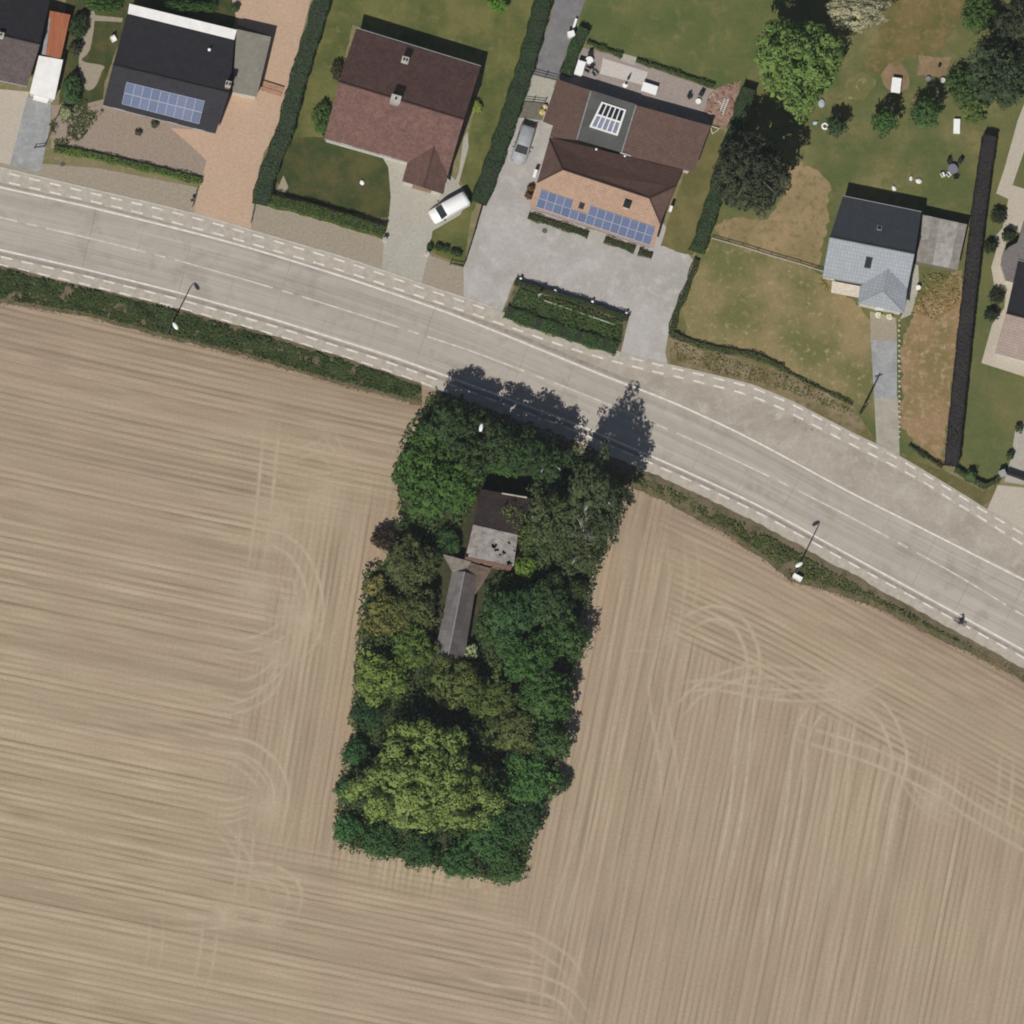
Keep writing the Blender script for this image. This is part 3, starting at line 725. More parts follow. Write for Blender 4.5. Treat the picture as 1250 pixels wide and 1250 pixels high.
ASPH = ground_mat('old_asphalt', (0.185, 0.180, 0.185), (0.155, 0.150, 0.150), (0.21, 0.205, 0.205), 0.3, 0.8, 0.12, 0.9, 0.2)
DRVG = ground_mat('grey_drive', (0.30, 0.305, 0.305), (0.245, 0.25, 0.25), (0.35, 0.35, 0.34), 0.4, 1.0, 0.12, 0.9, 0.2)
RUBB = ground_mat('brick_rubble', (0.27, 0.17, 0.13), (0.20, 0.125, 0.095), (0.36, 0.27, 0.23), 0.8, 2.5, 0.4, 0.95, 0.8)

def yo(x, o): return (x, float(yPo(x))+o)
def rowpts(xs, o): return [yo(x, o) for x in xs]
# brown pavement along the north side
sheet('pavement', [(-90,168),(30,198),(120,205),(238,228),(310,246),(332,250),(470,293),(524,311),(566,327)]+rowpts([566,540,500,460,400,340,300,260,200,140,80,20,-40,-100], -4), 0.030, PAV_Y)
sheet('path', [(-100,100),(36,112),(32,125),(15,202),(-100,175)], 0.034, PAV_E)
sheet('drive', [(33,118),(62,124),(62,150),(50,206),(46,210),(12,202)], 0.038, DRVG)
sheet('yard', [(62,128),(100,128),(130,120),(270,150),(262,180),(250,226),(62,180),(66,150)], 0.026, PAV_B)
sheet('drive', [(372,-60),(396,-60),(378,5),(362,68),(338,162),(322,186),(309,250),(306,279),(236,263),(244,226),(252,196),(240,184),(208,156),(262,160),(284,112),(331,44),(290,30),(270,-60)], 0.042, PAV_O)
sheet('lawn', [(80,-40),(300,-40),(284,34),(157,20),(128,100),(126,128),(80,124),(72,128),(80,60)], 0.014, LAWN_D)
sheet('path', [(108,20),(116,18),(110,60),(100,74),(126,80),(124,88),(116,106),(104,108),(96,74)], 0.022, PAV_Y, smooth=1)
sheet('path', [(111,18),(150,22),(149,27),(111,25)], 0.020, PAV_Y)
# garden of the red roofed house
sheet('lawn', [(396,-60),(670,-60),(652,30),(612,190),(575,262),(566,326),(525,306),(525,284),(571,248),(560,215),(590,90),(430,30),(398,168),(464,190),(478,230),(473,268),(340,236),(332,246),(338,212),(356,160),(375,84),(402,4)], 0.018, LAWN_A)
sheet('lawn', [(352,176),(398,168),(466,190),(476,215),(477,236),(470,266),(346,232)], 0.022, LAWN_D, smooth=1)
sheet('drive', [(463,186),(492,196),(547,210),(556,220),(573,240),(562,262),(528,282),(523,312),(469,296),(474,272),(477,240),(474,204)], 0.034, PAV_G)
sheet('path', [(560,210),(566,168),(571,160),(572,180),(560,224),(553,228)], 0.030, PAV_G)
sheet('forecourt', [(469,294),(523,311)]+rowpts([514,466], -4), 0.036, PAV_G)
sheet('path', [(336,236),(346,214),(352,228),(345,240)], 0.026, PAV_Y)
# house with the gravel yard
sheet('gravel_yard', [(598,228),(622,160),(636,128),(690,100),(700,140),(850,322),(834,360),(817,400),(812,430),(817,452)]+rowpts([800,780,764], 2)+[(758,430),(768,388),(628,341),(614,378),(607,386)]+rowpts([600,580,554], -4), 0.028, GRAV)
sheet('lawn', [(712,-60),(960,-60),(930,60),(905,130),(874,158),(872,108),(775,76),(716,52),(705,40)], 0.016, LAWN_B)
sheet('drive', [(690,-60),(733,-60),(714,0),(700,42),(697,60),(684,96),(650,92),(676,10)], 0.030, ASPH)
sheet('drive', [(650,91),(679,98),(668,126),(636,123)], 0.034, PAV_G)
sheet('drive', [(636,123),(668,126),(662,147),(630,143)], 0.036, paver_mat('dark_paving', (0.13,0.115,0.075), (0.10,0.09,0.055), 0.3, 0.3))  # strip of darker green-brown paving
sheet('terrace', [(712,58),(760,70),(776,76),(872,110),(866,140),(868,156),(680,98),(697,62)], 0.024, PAV_P)
sheet('terrace', [(736,71),(791,88),(786,104),(732,90)], 0.030, SLABL)
sheet('path', [(760,65),(777,70),(775,80),(758,74)], 0.028, PAV_G)
sheet('rubble_bed', [(866,112),(905,98),(896,140),(890,156),(870,152),(858,138)], 0.030, RUBB)
sheet('lawn', [(868,154),(884,160),(870,230),(846,312),(806,300),(836,210)], 0.034, ground_mat('lawn_strip', (0.16,0.135,0.055), (0.11,0.105,0.038), None, 0.3, 1, 0.15))
# island verge
sheet('verge', [(630,344),(768,388),(757,430),(640,400),(614,380)], 0.034, VERGE)
# big garden and the slate house
sheet('lawn', [(960,-60),(1330,-60),(1262,100),(1212,160),(1196,240),(1180,330),(1150,572),(1125,566),(1068,538),(1042,500),(960,455),(880,430),(818,412),(848,318),(872,230),(900,130),(930,50)], 0.020, LAWN_G)
sheet('dry_grass', [(868,290),(990,328),(1046,372),(1064,400),(1062,470),(1042,494),(960,450),(900,430),(838,412),(848,330)], 0.026, LAWN_DRY, smooth=1)
sheet('dry_grass', [(968,200),(1010,218),(1012,240),(1004,300),(990,326),(880,290),(884,268),(940,262)], 0.030, ground_mat('straw_grass', (0.29,0.21,0.115), (0.22,0.168,0.085), (0.15,0.135,0.055), 0.2, 1.2, 0.22), smooth=1)
sheet('dry_grass', [(1100,420),(1120,372),(1172,330),(1176,350),(1158,500),(1150,568),(1120,540),(1100,520)], 0.028, ground_mat('brown_grass', (0.27,0.18,0.10), (0.185,0.145,0.06), (0.33,0.235,0.145), 0.22, 1.1, 0.2))
sheet('bare_patch', [(1076,92),(1090,76),(1106,84),(1110,100),(1100,112),(1082,110)], 0.030, BAREB, smooth=1)
sheet('bare_patch', [(1122,68),(1162,70),(1154,96),(1120,92)], 0.032, BAREB)
sheet('dry_grass', [(1034,96),(1048,90),(1068,96),(1062,116),(1042,122),(1033,112)], 0.024, LAWN_DRY, smooth=1)
sheet('dry_grass', [(1060,-30),(1180,-30),(1150,60),(1110,70),(1075,90),(1058,80),(1070,40)], 0.022, ground_mat('worn_grass', (0.165,0.125,0.05), (0.105,0.10,0.032), (0.20,0.14,0.065), 0.25, 1.1, 0.2), smooth=1)
sheet('verge', [(818,412),(880,430),(960,455),(1042,497),(1068,537)]+rowpts([1068,1040,1000,960,900,850,818], -4), 0.024, ground_mat('dry_verge', (0.145,0.115,0.05), (0.24,0.19,0.12), (0.10,0.095,0.035), 0.25, 0.9, 0.2))
sheet('verge', [(1068,537),(1125,566),(1152,573),(1170,584),(1200,600),(1222,590),(1216,603)]+rowpts([1198,1160,1130,1098,1068], -4), 0.026, ground_mat('grass_verge', (0.095,0.095,0.032), (0.13,0.115,0.045), (0.16,0.13,0.06), 0.3, 0.9, 0.2))
sheet('patio', [(1062,380),(1094,388),(1095,418),(1063,416)], 0.036, PAV_Y)
sheet('drive', [(1063,415),(1095,417),(1095,486),(1067,486)], 0.038, DRVG)
sheet('drive', [(1067,485),(1096,485),(1098,548)]+rowpts([1098,1070], -4), 0.034, ground_mat('drive_gravel', (0.36,0.335,0.28), (0.29,0.27,0.215), None, 0.4, 1, 0.15))
sheet('path', [(1116,322),(1121,324),(1122,352),(1112,384),(1098,390),(1104,380)], 0.032, PAV_G)
# plot at the right edge
sheet('lawn', [(1212,160),(1262,100),(1420,60),(1420,560),(1260,590),(1222,580),(1196,597),(1166,570),(1184,440),(1200,250)], 0.022, LAWN_R)
sheet('path', [(1249,130),(1270,90),(1300,90),(1262,150),(1236,226),(1300,246),(1300,300),(1250,286),(1232,280),(1227,300),(1222,316),(1227,342),(1300,360),(1300,478),(1248,459),(1198,443),(1211,396),(1226,376),(1228,356),(1214,350),(1210,326),(1216,306),(1214,290),(1224,278),(1231,243),(1216,236),(1226,206),(1242,148)], 0.030, PAV_E)
sheet('path', [(1240,520),(1300,490),(1300,600),(1226,588),(1234,560)], 0.034, PAV_G)
sheet('drive', [(1218,592),(1300,600)]+rowpts([1300,1260,1230,1205], -4), 0.032, PAV_E)
# long verge between cycle path and field
vtop = [perp(yS, x, 19) for x in range(-260, 540, 20)]
vbot = [(-260,318),(-100,345),(0,370),(100,385),(200,412),(300,436),(420,471),(515,495)]
sheet('verge', vtop+list(reversed(vbot)), 0.075, VERGE)
vtop2 = [perp(yS, x, 19) for x in range(744, 1500, 20)]
vbot2 = [(742,586),(765,594),(790,602),(830,622),(880,650),(930,682),(966,711),(1000,718),(1060,738),(1130,772),(1180,796),(1250,832),(1480,948)]
sheet('verge', vtop2+list(reversed(vbot2)), 0.075, VERGE)
WOODP_ = [perp(yS, x, 23) for x in (537,575,615,660,705,748)]+[(752,598),(750,640),(733,690),(715,755),(700,840),(690,905),(678,960),(660,1010),(645,1050),(625,1082),(600,1082),(540,1066),(470,1052),(420,1040),(407,1025),(412,960),(425,900),(430,850),(436,775),(442,700),(480,672),(486,620),(478,590),(482,555),(505,515)]
_wc = (590, 780)
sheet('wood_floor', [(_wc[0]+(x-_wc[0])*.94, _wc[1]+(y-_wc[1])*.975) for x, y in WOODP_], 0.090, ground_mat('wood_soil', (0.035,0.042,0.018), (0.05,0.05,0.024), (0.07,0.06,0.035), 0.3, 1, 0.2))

# ------------------------------------------------------------------ houses
def ray_plane(px, py, pl, off=0.0):
    p0, n = pl
    d = FW*DIST + RT*((px-625.0)*0.1) + UP*((625.0-py)*0.1)
    t = (p0+n*off-CP).dot(n)/d.dot(n)
    return CP+d*t
def plane(a, b, c):
    n = (b-a).cross(c-a).normalized()
    return (a, -n if n.z < 0 else n)
def centre(pts): return sum((Vector(p) for p in pts), Vector())/len(pts)
def window(root, p, d, out, wd, ht, z, mat=None):
    """frame + pane on a wall point p, d along the wall, out outward"""
    rz = math.atan2(d.y, d.x); mb = MB(); c = p+out*0.03
    for sx in (-1, 1): mb.box((c.x+d.x*sx*(wd/2-.04), c.y+d.y*sx*(wd/2-.04), z), (0.08, 0.09, ht), rz)
    for sz in (-1, 1): mb.box((c.x, c.y, z+sz*(ht/2-.04)), (wd-0.165, 0.085, 0.08), rz)
    mb.box((c.x, c.y, z), (0.06, 0.08, ht-0.165), rz)
    f = mb.build('window', mat or WHITE, root)
    c2 = p+out*0.012
    MB().box((c2.x, c2.y, z), (wd-0.165, 0.03, ht-0.165), rz).build('pane', GLASS, f)
def door(root, p, d, out, wd=0.95, ht=2.05, mat=None):
    rz = math.atan2(d.y, d.x); c = p+out*0.03
    o = MB().box((c.x, c.y, ht/2+.05), (wd, 0.08, ht), rz).build('door', mat or WOODP, root)
    c = p+out*0.1+d*(wd*0.36); MB().box((c.x, c.y, 1.05), (0.12, 0.06, 0.03), rz).build('handle', GREYM, o)
def gable(name, label, eav, ridge, ze, zr, matN, matS, wall, inset=0.35, th=0.14, zen=None, wins=True, gut=True, ridgecap=None, zeW=None, front=('window','door','window'), cat='house'):
    """eav: TL TR BR BL eave corners as seen, ridge: left, right; TL-TR is the far slope"""
    zen = ze if zen is None else zen
    TL, TR = W(*eav[0], zen), W(*eav[1], zen); BR, BL = W(*eav[2], ze), W(*eav[3], ze)
    RL, RR = W(*ridge[0], zr), W(*ridge[1], zr)
    g = centre([TL, TR, BR, BL]); g.z = 0
    root = empty(name, g, label, cat)
    up = Vector((0, 0, 1))
    dx = (BR-BL); dx.z = 0; dx.normalize(); dy = (TL-BL); dy.z = 0; dy.normalize()
    s = MB().slab([RL, RR, TR, TL], th, dx).build('roof_slope', matN, root)
    s2 = MB().slab([BL, BR, RR, RL], th, dx).build('roof_slope', matS, root)
    MB().tube([RL-dx*0.03+up*0.0, RL.lerp(RR, .5), RR+dx*0.03], 0.11, 8).build('ridge_cap', ridgecap or matN, root)
    if gut:
        for a, b in ((BL, BR), (TL, TR)):
            oy = -dy if a is BL else dy
            MB().tube([a+oy*0.07-up*0.10, b+oy*0.07-up*0.10], 0.06, 8).build('gutter', ZINC, root)
    def ins(p, sx, sy, z): q = p+dx*sx*inset+dy*sy*inset; q.z = z; return q
    lz = ze-th-0.06; lzn = zen-th-0.06
    a, b, c, d = ins(BL, 1, 1, 0), ins(BR, -1, 1, 0), ins(TR, -1, -1, 0), ins(TL, 1, -1, 0)
    A, B, C_, D = (ins(BL, 1, 1, lz), ins(BR, -1, 1, lz), ins(TR, -1, -1, lzn), ins(TL, 1, -1, lzn))
    gl, gr = RL+dx*inset, RR-dx*inset; gl.z = gr.z = zr-th-0.1
    mb = MB()
    mb.face([a, b, B, A]); mb.face([c, d, D, C_]); mb.face([b, c, C_, gr, B]); mb.face([d, a, A, gl, D])
    mb.build('wall', wall, root)
    if wins:
        L = (b-a).length; n = len(front)
        for i, k in enumerate(front):
            p = a+dx*L*(i+0.5)/n
            window(root, p, dx, -dy, 1.4, 1.2, 1.5) if k == 'window' else door(root, p, dx, -dy)
        p = a.lerp(d, 0.5); window(root, p, dy, -dx, 1.2, 1.1, 1.5)
    return root, plane(BL, BR, RR), plane(TL, TR, RL), dx, dy
def chimney(root, px, py, wd, pl, hgt, mat, capmat, dx, pots=1, ln=None):
    p = ray_plane(px, py, pl); p = W(px, py, p.z+hgt); z1 = p.z
    base = ray_plane(px, py, pl).z-1.0
    rz = math.atan2(dx.y, dx.x); ln = ln or wd
    o = MB().box((p.x, p.y, (base+z1)/2), (wd, ln, z1-base), rz).build('chimney', mat, root)
    MB().box((p.x, p.y, z1+0.05), (wd+0.14, ln+0.14, 0.1), rz).build('chimney_cap', capmat, o)
    for k in range(pots):
        q = p+dx*((k-(pots-1)/2)*0.35)
        MB().lathe((q.x, q.y, z1+0.1), [(0.11, 0), (0.13, 0.06), (0.10, 0.28), (0.12, 0.3)], 10).build('chimney_pot', DARK, o)
    return o
def roofwin(root, px, py, wd, ln, pl, dx, frame=None, name='roof_window', glass=None):
    p = ray_plane(px, py, pl, 0.05); n = pl[1]; u = (dx-n*dx.dot(n)).normalized(); v = n.cross(u)
    def q(a, b, o): return p+u*a*wd/2+v*b*ln/2+n*o
    f = MB().slab([q(-1, -1, .03), q(1, -1, .03), q(1, 1, .03), q(-1, 1, .03)], 0.1).build(name, frame or ZINC, root)
    k = 1-0.16/wd; k2 = 1-0.16/ln
    MB().slab([q(-k, -k2, .045), q(k, -k2, .045), q(k, k2, .045), q(-k, k2, .045)], 0.02).build('pane', glass or GLASS, f)
    return f
m, t, b = newmat('solar_cells', 0.45, 0.15)
uv = t.nodes.new('ShaderNodeUVMap').outputs[0]
br = N(t, 'ShaderNodeTexBrick', Scale=1.0); br.offset = 0.0; br.inputs['Brick Width'].default_value = 0.166; br.inputs['Row Height'].default_value = 0.166; br.inputs['Mortar Size'].default_value = 0.006
br.inputs['Color1'].default_value = (0.085, 0.108, 0.195, 1); br.inputs['Color2'].default_value = (0.102, 0.124, 0.218, 1); br.inputs['Mortar'].default_value = (0.17, 0.19, 0.25, 1)
t.links.new(uv, br.inputs['Vector'])
oi = t.nodes.new('ShaderNodeObjectInfo')
c_ = mixc(t, oi.outputs['Random'], mixc(t, 1.0, br.outputs[0], (0.82, 0.9, 0.92), 'MULTIPLY'), mixc(t, 1.0, br.outputs[0], (1.15, 1.1, 1.1), 'MULTIPLY'))
t.links.new(c_, b.inputs['Base Color']); SOLAR = m
PVFR = plain('panel_frame', (0.36, 0.39, 0.47), 0.5, 0.2, 0.03)
def solar(root, quad, nc, nr, pl, skip=()):
    """grid of framed panels lying on a roof plane; quad TL TR BR BL as seen"""
    c4 = [ray_plane(x, y, pl, 0.12) for x, y in quad]; n = pl[1]
    def g(i, j): 
        a = c4[0].lerp(c4[1], i/nc); d = c4[3].lerp(c4[2], i/nc); return a.lerp(d, j/nr)
    for j in range(nr):
        for i in range(nc):
            if (i, j) in skip: continue
            q = [g(i, j), g(i+1, j), g(i+1, j+1), g(i, j+1)]; c = centre(q)
            q = [c+(p-c)*0.985 for p in q]
            f = MB().slab(q, 0.05).build('solar_panel', PVFR, root)
            q2 = [c+(p-c)*0.945+n*0.004 for p in q]
            MB().slab(q2, 0.02).build('cells', SOLAR, f)
def vent(root, px, py, pl, r, h, mat, name='vent_pipe'):
    p = ray_plane(px, py, pl); p = W(px, py, p.z+h)
    MB().lathe((p.x, p.y, p.z-h-0.3), [(r, 0), (r, h+0.2), (r*1.5, h+0.22), (r*1.5, h+0.3), (r*0.4, h+0.36)], 10).build(name, mat, root)

T_BLK = tile_mat('black_tiles', (0.034, 0.032, 0.038), 0.22, 0.85, 0.3, 0.34)
T_BLK2 = tile_mat('black_tiles_sunny', (0.034, 0.032, 0.038), 0.22, 0.85, 0.3, 0.34) if False else T_BLK
T_MAUVE = tile_mat('mauve_tiles', (0.110, 0.088, 0.082), 0.25, 0.85, 0.3, 0.34)
T_RED = tile_mat('red_brown_tiles', (0.178, 0.098, 0.082), 0.30, 0.85, 0.3, 0.34)
T_BRN = tile_mat('brown_tiles', (0.145, 0.088, 0.070), 0.2, 0.85, 0.3, 0.34, bs=0.9)
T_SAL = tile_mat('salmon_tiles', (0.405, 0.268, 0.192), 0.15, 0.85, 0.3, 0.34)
T_SAL_SHADE = tile_mat('salmon_tiles_shaded', (0.135, 0.075, 0.06), 0.2, 0.85, 0.3, 0.34)  # salmon tiles with the far slope's shade put into the colour
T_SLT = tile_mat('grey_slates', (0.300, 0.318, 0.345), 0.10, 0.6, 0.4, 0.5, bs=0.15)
T_SLT_SHADE = tile_mat('shaded_slates', (0.060, 0.066, 0.078), 0.15, 0.6, 0.4, 0.5, bs=0.3)  # slate colour darkened for the slope turned away from the sun
FELT = ground_mat('roof_felt', (0.215, 0.20, 0.165), (0.185, 0.17, 0.14), (0.24, 0.22, 0.19), 0.3, 1.0, 0.12, 0.9, 0.2)
FELTG = ground_mat('grey_felt', (0.105, 0.105, 0.10), (0.085, 0.085, 0.08), None, 0.4, 1.0, 0.12, 0.9, 0.2)
WHITER = plain('white_roofing', (0.80, 0.78, 0.76), 0.6, 0.3, 0.05, 1.0)
def flat_roof(name, label, px, z, roofmat, wallmat, th=0.18, inset=0.15, cat='outbuilding', zs=None, posts=False):
    P = [W(x, y, (zs[i] if zs else z)) for i, (x, y) in enumerate(px)]
    c = centre(P); c0 = Vector((c.x, c.y, 0)); root = empty(name, c0, label, cat)
    MB().slab(P, th).build('roof', roofmat, root)
    mb = MB(); Q = [p+(c-p).normalized()*inset*1.4 for p in P]
    if posts:
        for i, q in enumerate(Q): MB().box((q.x, q.y, (P[i].z-th)/2), (0.12, 0.12, P[i].z-th)).build('post', wallmat, root)
    else:
        n = len(Q)
        for i in range(n):
            a, b_ = Q[i], Q[(i+1) % n]
            mb.face([Vector((a.x, a.y, 0)), Vector((b_.x, b_.y, 0)), Vector((b_.x, b_.y, P[(i+1) % n].z-th-.01)), Vector((a.x, a.y, P[i].z-th-.01))])
        mb.build('wall', wallmat, root)
    return root

# house at the far left
r0, ps, pn, dx, dy = gable('house', 'house with mauve roof, its shaded slope coloured black, beside rust red lean-to', [(-85,-42),(63,-10),(33,105),(-101,76)], [(-90,21),(49,54)], 3.0, 6.2, T_BLK, T_MAUVE, BRICK)  # north slope gets black tiles: its shade is painted into the colour
chimney(r0, 1, 43, 0.6, ps, 0.5, WHITE, CONC, dx)
# rust lean-to and white garage
m, t, b = newmat('rusty_sheet', 0.85, 0.3); oc = ocoord(t)
uv = t.nodes.new('ShaderNodeUVMap').outputs[0]
wv = N(t, 'ShaderNodeTexWave', Scale=2.0, Distortion=0.0); wv.bands_direction = 'X'; t.links.new(uv, wv.inputs[0])
mp = t.nodes.new('ShaderNodeMapping'); mp.inputs['Scale'].default_value = (2.2, 0.25, 1); t.links.new(uv, mp.inputs[0])
col = mixc(t, ramp(t, noise(t, 1.0, 6, mp.outputs[0], 0.7), 0.35, 0.68), (0.30, 0.085, 0.035), (0.42, 0.17, 0.09))
t.links.new(col, b.inputs['Base Color']); bump(t, b, wv.outputs[1], 0.5, 0.05); RUST = m
A = W(61,13,2.9); d_ = W(51,66,2.9)-A
rl = flat_roof('lean_to', 'narrow lean-to with rust red corrugated metal roof between black roof and garden', [(61,13),(86,18),(74,72),(51,66)], 2.6, RUST, WOODP, 0.06, zs=[2.9,2.4,2.4,2.9])
for o in rl.children:
    if o.name.startswith('roof'):
        for l in o.data.uv_layers[0].data: l.uv = (l.uv[0], l.uv[1])
MB().slab([W(59,22,2.92), W(61.5,22,2.90), W(56,67,2.90), W(51,66,2.92)], 0.05).build('flashing', ZINC, rl)
gr_ = flat_roof('garage', 'white flat roofed garage at the head of the grey drive', [(47.5,67.8),(77,73),(66.5,121.5),(36,114)], 2.7, WHITER, RENDERW, 0.16)
MB().slab([W(41,115.5,2.4), W(63,120.5,2.4), W(57.5,126.5,2.4), W(43,123)], 0.12).build('canopy', WHITER, gr_) if False else None
A, B = W(40,121.5,2.45), W(57.5,126,2.45); A2, B2 = W(41.5,116,2.45), W(60,120.5,2.45)
MB().slab([A, B, B2, A2], 0.12).build('canopy', WHITER, gr_)
# bungalow with solar panels
r1, ps, pn, dx, dy = gable('bungalow', 'bungalow with black roof, white rear strip and two rows of solar panels', [(156,14),(286.5,46),(263,163),(125.5,128)], [(138,79),(280,113)], 2.7, 5.3, T_BLK, T_BLK, BRICK, zen=2.3, front=('window','door','window','window'))
solar(r1, [(154.4,100),(250,123),(243,151.5),(148.5,127)], 9, 2, ps)
P4 = [W(x, y, 3.05) for x, y in ((158,4.5),(289,36.5),(286,48.5),(156,16.5))]
MB().slab(P4, 0.12).build('rear_strip', WHITER, r1)
vent(r1, 255.5, 60.5, pn, 0.13, 0.5, WHITE)
chimney(r1, 278.5, 103, 0.55, ps, 0.6, BRICK, CONC, dx, 2, 0.7)
flat_roof('carport', 'flat grey brown felt roofed annexe between bungalow and orange drive', [(289,35.5),(331,45),(313.5,118),(284,112)], 3.1, FELT, RENDERW)
# red roofed house
r2, ps, pn, dx, dy = gable('house', 'house with red brown tiled gable roof and two chimneys', [(435,34.5),(587,81),(547,212),(396,169)], [(413.4,100),(566,146.5)], 3.8, 9.4, T_RED, T_RED, RENDERW, front=('window','window','window'))
chimney(r2, 483, 121, 1.1, ps, 0.9, CONC, CONC, dx, 1, 0.9)
chimney(r2, 494.6, 73.5, 0.75, pn, 0.9, BRICK, CONC, dx, 2, 0.75)
L_, R_, Bk = W(491,221,3.7), W(541.5,237,3.7), W(550,205,3.7)
ap = ray_plane(530, 179, ps, 0.03); fr = W(517,229,ap.z); vl = ray_plane(497, 199, ps, 0.03); vr = ray_plane(546, 212, ps, 0.03)
MB().slab([L_, fr, ap, vl], 0.12).build('porch_roof', T_RED, r2)
MB().slab([fr, R_, vr, ap], 0.12).build('porch_roof', T_RED, r2)
MB().tube([fr, ap], 0.1).build('ridge_cap', T_RED, r2)
mb = MB(); i1, i2 = L_.lerp(R_, 0.06)+dy*0.35, R_.lerp(L_, 0.06)+dy*0.35; v1, v2 = vl.lerp(vr, 0.1)+dy*0.3, vr.lerp(vl, 0.1)+dy*0.3; ft = (i1+i2)/2; ft.z = ap.z-0.25
def z_(p, z): return Vector((p.x, p.y, z))
mb.face([z_(i1,0), z_(i2,0), z_(i2,2.9), ft, z_(i1,2.9)]); mb.face([z_(v1,0), z_(i1,0), z_(i1,2.9), z_(v1,2.9)]); mb.face([z_(i2,0), z_(v2,0), z_(v2,2.9), z_(i2,2.9)])
mb.build('porch_wall', RENDERW, r2)
door(r2, z_((i1+i2)/2, 0), dx, -dy, 2.4, 2.1, plain('garage_door', (0.30,0.2,0.13), 0.6))
# large house with pale terracotta front roof
ze, zr = 3.0, 6.6
RL, RR = W(687,207,zr), W(793,242,zr); SL, SR = W(646,252,ze), W(798.4,302,ze); NL, NR = W(671,167.5,3.5), W(833,207.5,3.5)
ps, pn = plane(SL, SR, (RL+RR)/2), plane(NL, NR, (RL+RR)/2)
g = centre([SL, SR, NL, NR]); g.z = 0
r3 = empty('house', g, 'large house with pale terracotta front roof, solar panels and brown rear wing', 'house')
dx = (SR-SL).normalized(); dy = Vector((-dx.y, dx.x, 0))
wS, wN, eS, eN = ray_plane(655.5, 222.7, ps), ray_plane(670.5, 170, pn), ray_plane(806, 272.6, ps), ray_plane(825.5, 227, pn)
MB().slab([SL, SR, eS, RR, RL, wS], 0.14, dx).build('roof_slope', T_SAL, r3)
MB().slab([RL, RR, eN, NR, NL, wN], 0.14, dx).build('roof_slope', T_SAL_SHADE, r3)
MB().slab([RL, wN, wS], 0.14, dy).build('hip_end', T_BRN, r3); MB().slab([RR, eS, eN], 0.14, dy).build('hip_end', T_BRN, r3)
for a, b_ in ((RL, RR), (RL, wS), (RL, wN), (RR, eS), (RR, eN)): MB().tube([a, b_], 0.09).build('ridge_cap', T_BRN, r3)
MB().tube([SL-dy*.07, SR-dy*.07], 0.06).build('gutter', ZINC, r3)
def ii(p, sx, sy, z): q = p+dx*sx*0.35+dy*sy*0.35; q.z = z; return q
a, b_, c, d = ii(SL,1,1,0), ii(SR,-1,1,0), ii(NR,-1,0,0), ii(NL,1,0,0)
mb = MB(); mb.face([a, b_, z_(b_,2.8), z_(a,2.8)])
mb.face([d, a, z_(a,2.8), ii(wS,1,0,wS.z-.2), ii(wN,1,0,wN.z-.2), z_(d,3.3)]); mb.face([b_, c, z_(c,3.3), ii(eN,-1,0,eN.z-.2), ii(eS,-1,0,eS.z-.2), z_(b_,2.8)]); mb.face([c, d, z_(d,3.3), z_(c,3.3)])
mb.build('wall', BRICK, r3)
for k in (0.12, 0.3, 0.7, 0.88): window(r3, a.lerp(b_, k), dx, -dy, 1.5, 1.2, 1.5)
door(r3, a.lerp(b_, 0.5), dx, -dy, 1.1)
solar(r3, [(660.4,231),(800.5,277.5),(793.5,299.5),(654,252.5)], 14, 2, ps, {(4,0),(5,0)})
roofwin(r3, 710, 251, 0.7, 0.9, ps, dx, T_BRN)
chimney(r3, 765.5, 249.5, 0.75, ps, 0.8, RENDERW, DARK, dx, 1)
vent(r3, 728, 182, pn, 0.1, 0.2, ALU); vent(r3, 763, 190, pn, 0.1, 0.2, ALU)
pr = plane(W(680.6,97,2.9), W(867.5,153.6,2.9), W(759,188,3.42))
def rp(l, off=0.0): return [ray_plane(x, y, pr, off) for x, y in l]
MB().slab(rp([(680.6,97),(722,110.6),(704,171),(671,167),(675,153),(662.7,148)]), 0.14, dx).build('roof_slope', T_BRN, r3)
MB().slab(rp([(776.7,128.5),(867.5,153.6),(847,210),(833,206.5),(758,188.5)]), 0.14, dx).build('roof_slope', T_BRN, r3)
fr_ = MB().slab(rp([(721.5,110),(777,127.5),(759,186),(703.5,170)], 0.03), 0.15, dx).build('flat_roof', FELTG, r3)
for l in ([(721.5,111),(704,170.5)], [(776.5,128.5),(758.5,187)]): MB().tube(rp(l, 0.08), 0.09).build('flashing', ZINC, r3)
MB().tube(rp([(757,186),(770,190)], 0.08), 0.12).build('flashing', ZINC, r3)
P4 = rp([(734.5,124),(764.5,134),(754,165.5),(719.5,154.5)], 0.22); n = pr[1]
sky_ = MB().slab(P4, 0.3, dx).build('skylight', WHITE, r3)
PBL = plain('pale_lens_and_reflection', (0.25,0.27,0.36), 0.2, 0.5)  # skylight panes: reflection painted as pale blue; plain lens glass on lamps
for j in range(2):
    for i in range(5):
        def g4(u, v): a_ = P4[0].lerp(P4[1], u); d__ = P4[3].lerp(P4[2], u); return a_.lerp(d__, v)
        u0, u1 = 0.05+0.9*(i+.12)/5, 0.05+0.9*(i+.88)/5; v0, v1 = (0.06, 0.47) if j == 0 else (0.54, 0.95)
        MB().slab([g4(u0,v0)+n*.01, g4(u1,v0)+n*.01, g4(u1,v1)+n*.01, g4(u0,v1)+n*.01], 0.03).build('pane', GLASS if j == 0 else PBL, sky_)
Q = [z_(p, 0) for p in rp([(682,99.5),(865,154.5),(845,208),(676,150)])]
Q = [q+(centre(Q)-q).normalized()*0.3 for q in Q]
mb = MB()
for i in range(3): mb.face([Q[i], Q[i+1], z_(Q[i+1], 2.75), z_(Q[i], 2.75)])
mb.face([Q[3], Q[0], z_(Q[0], 2.75), z_(Q[3], 2.9)])
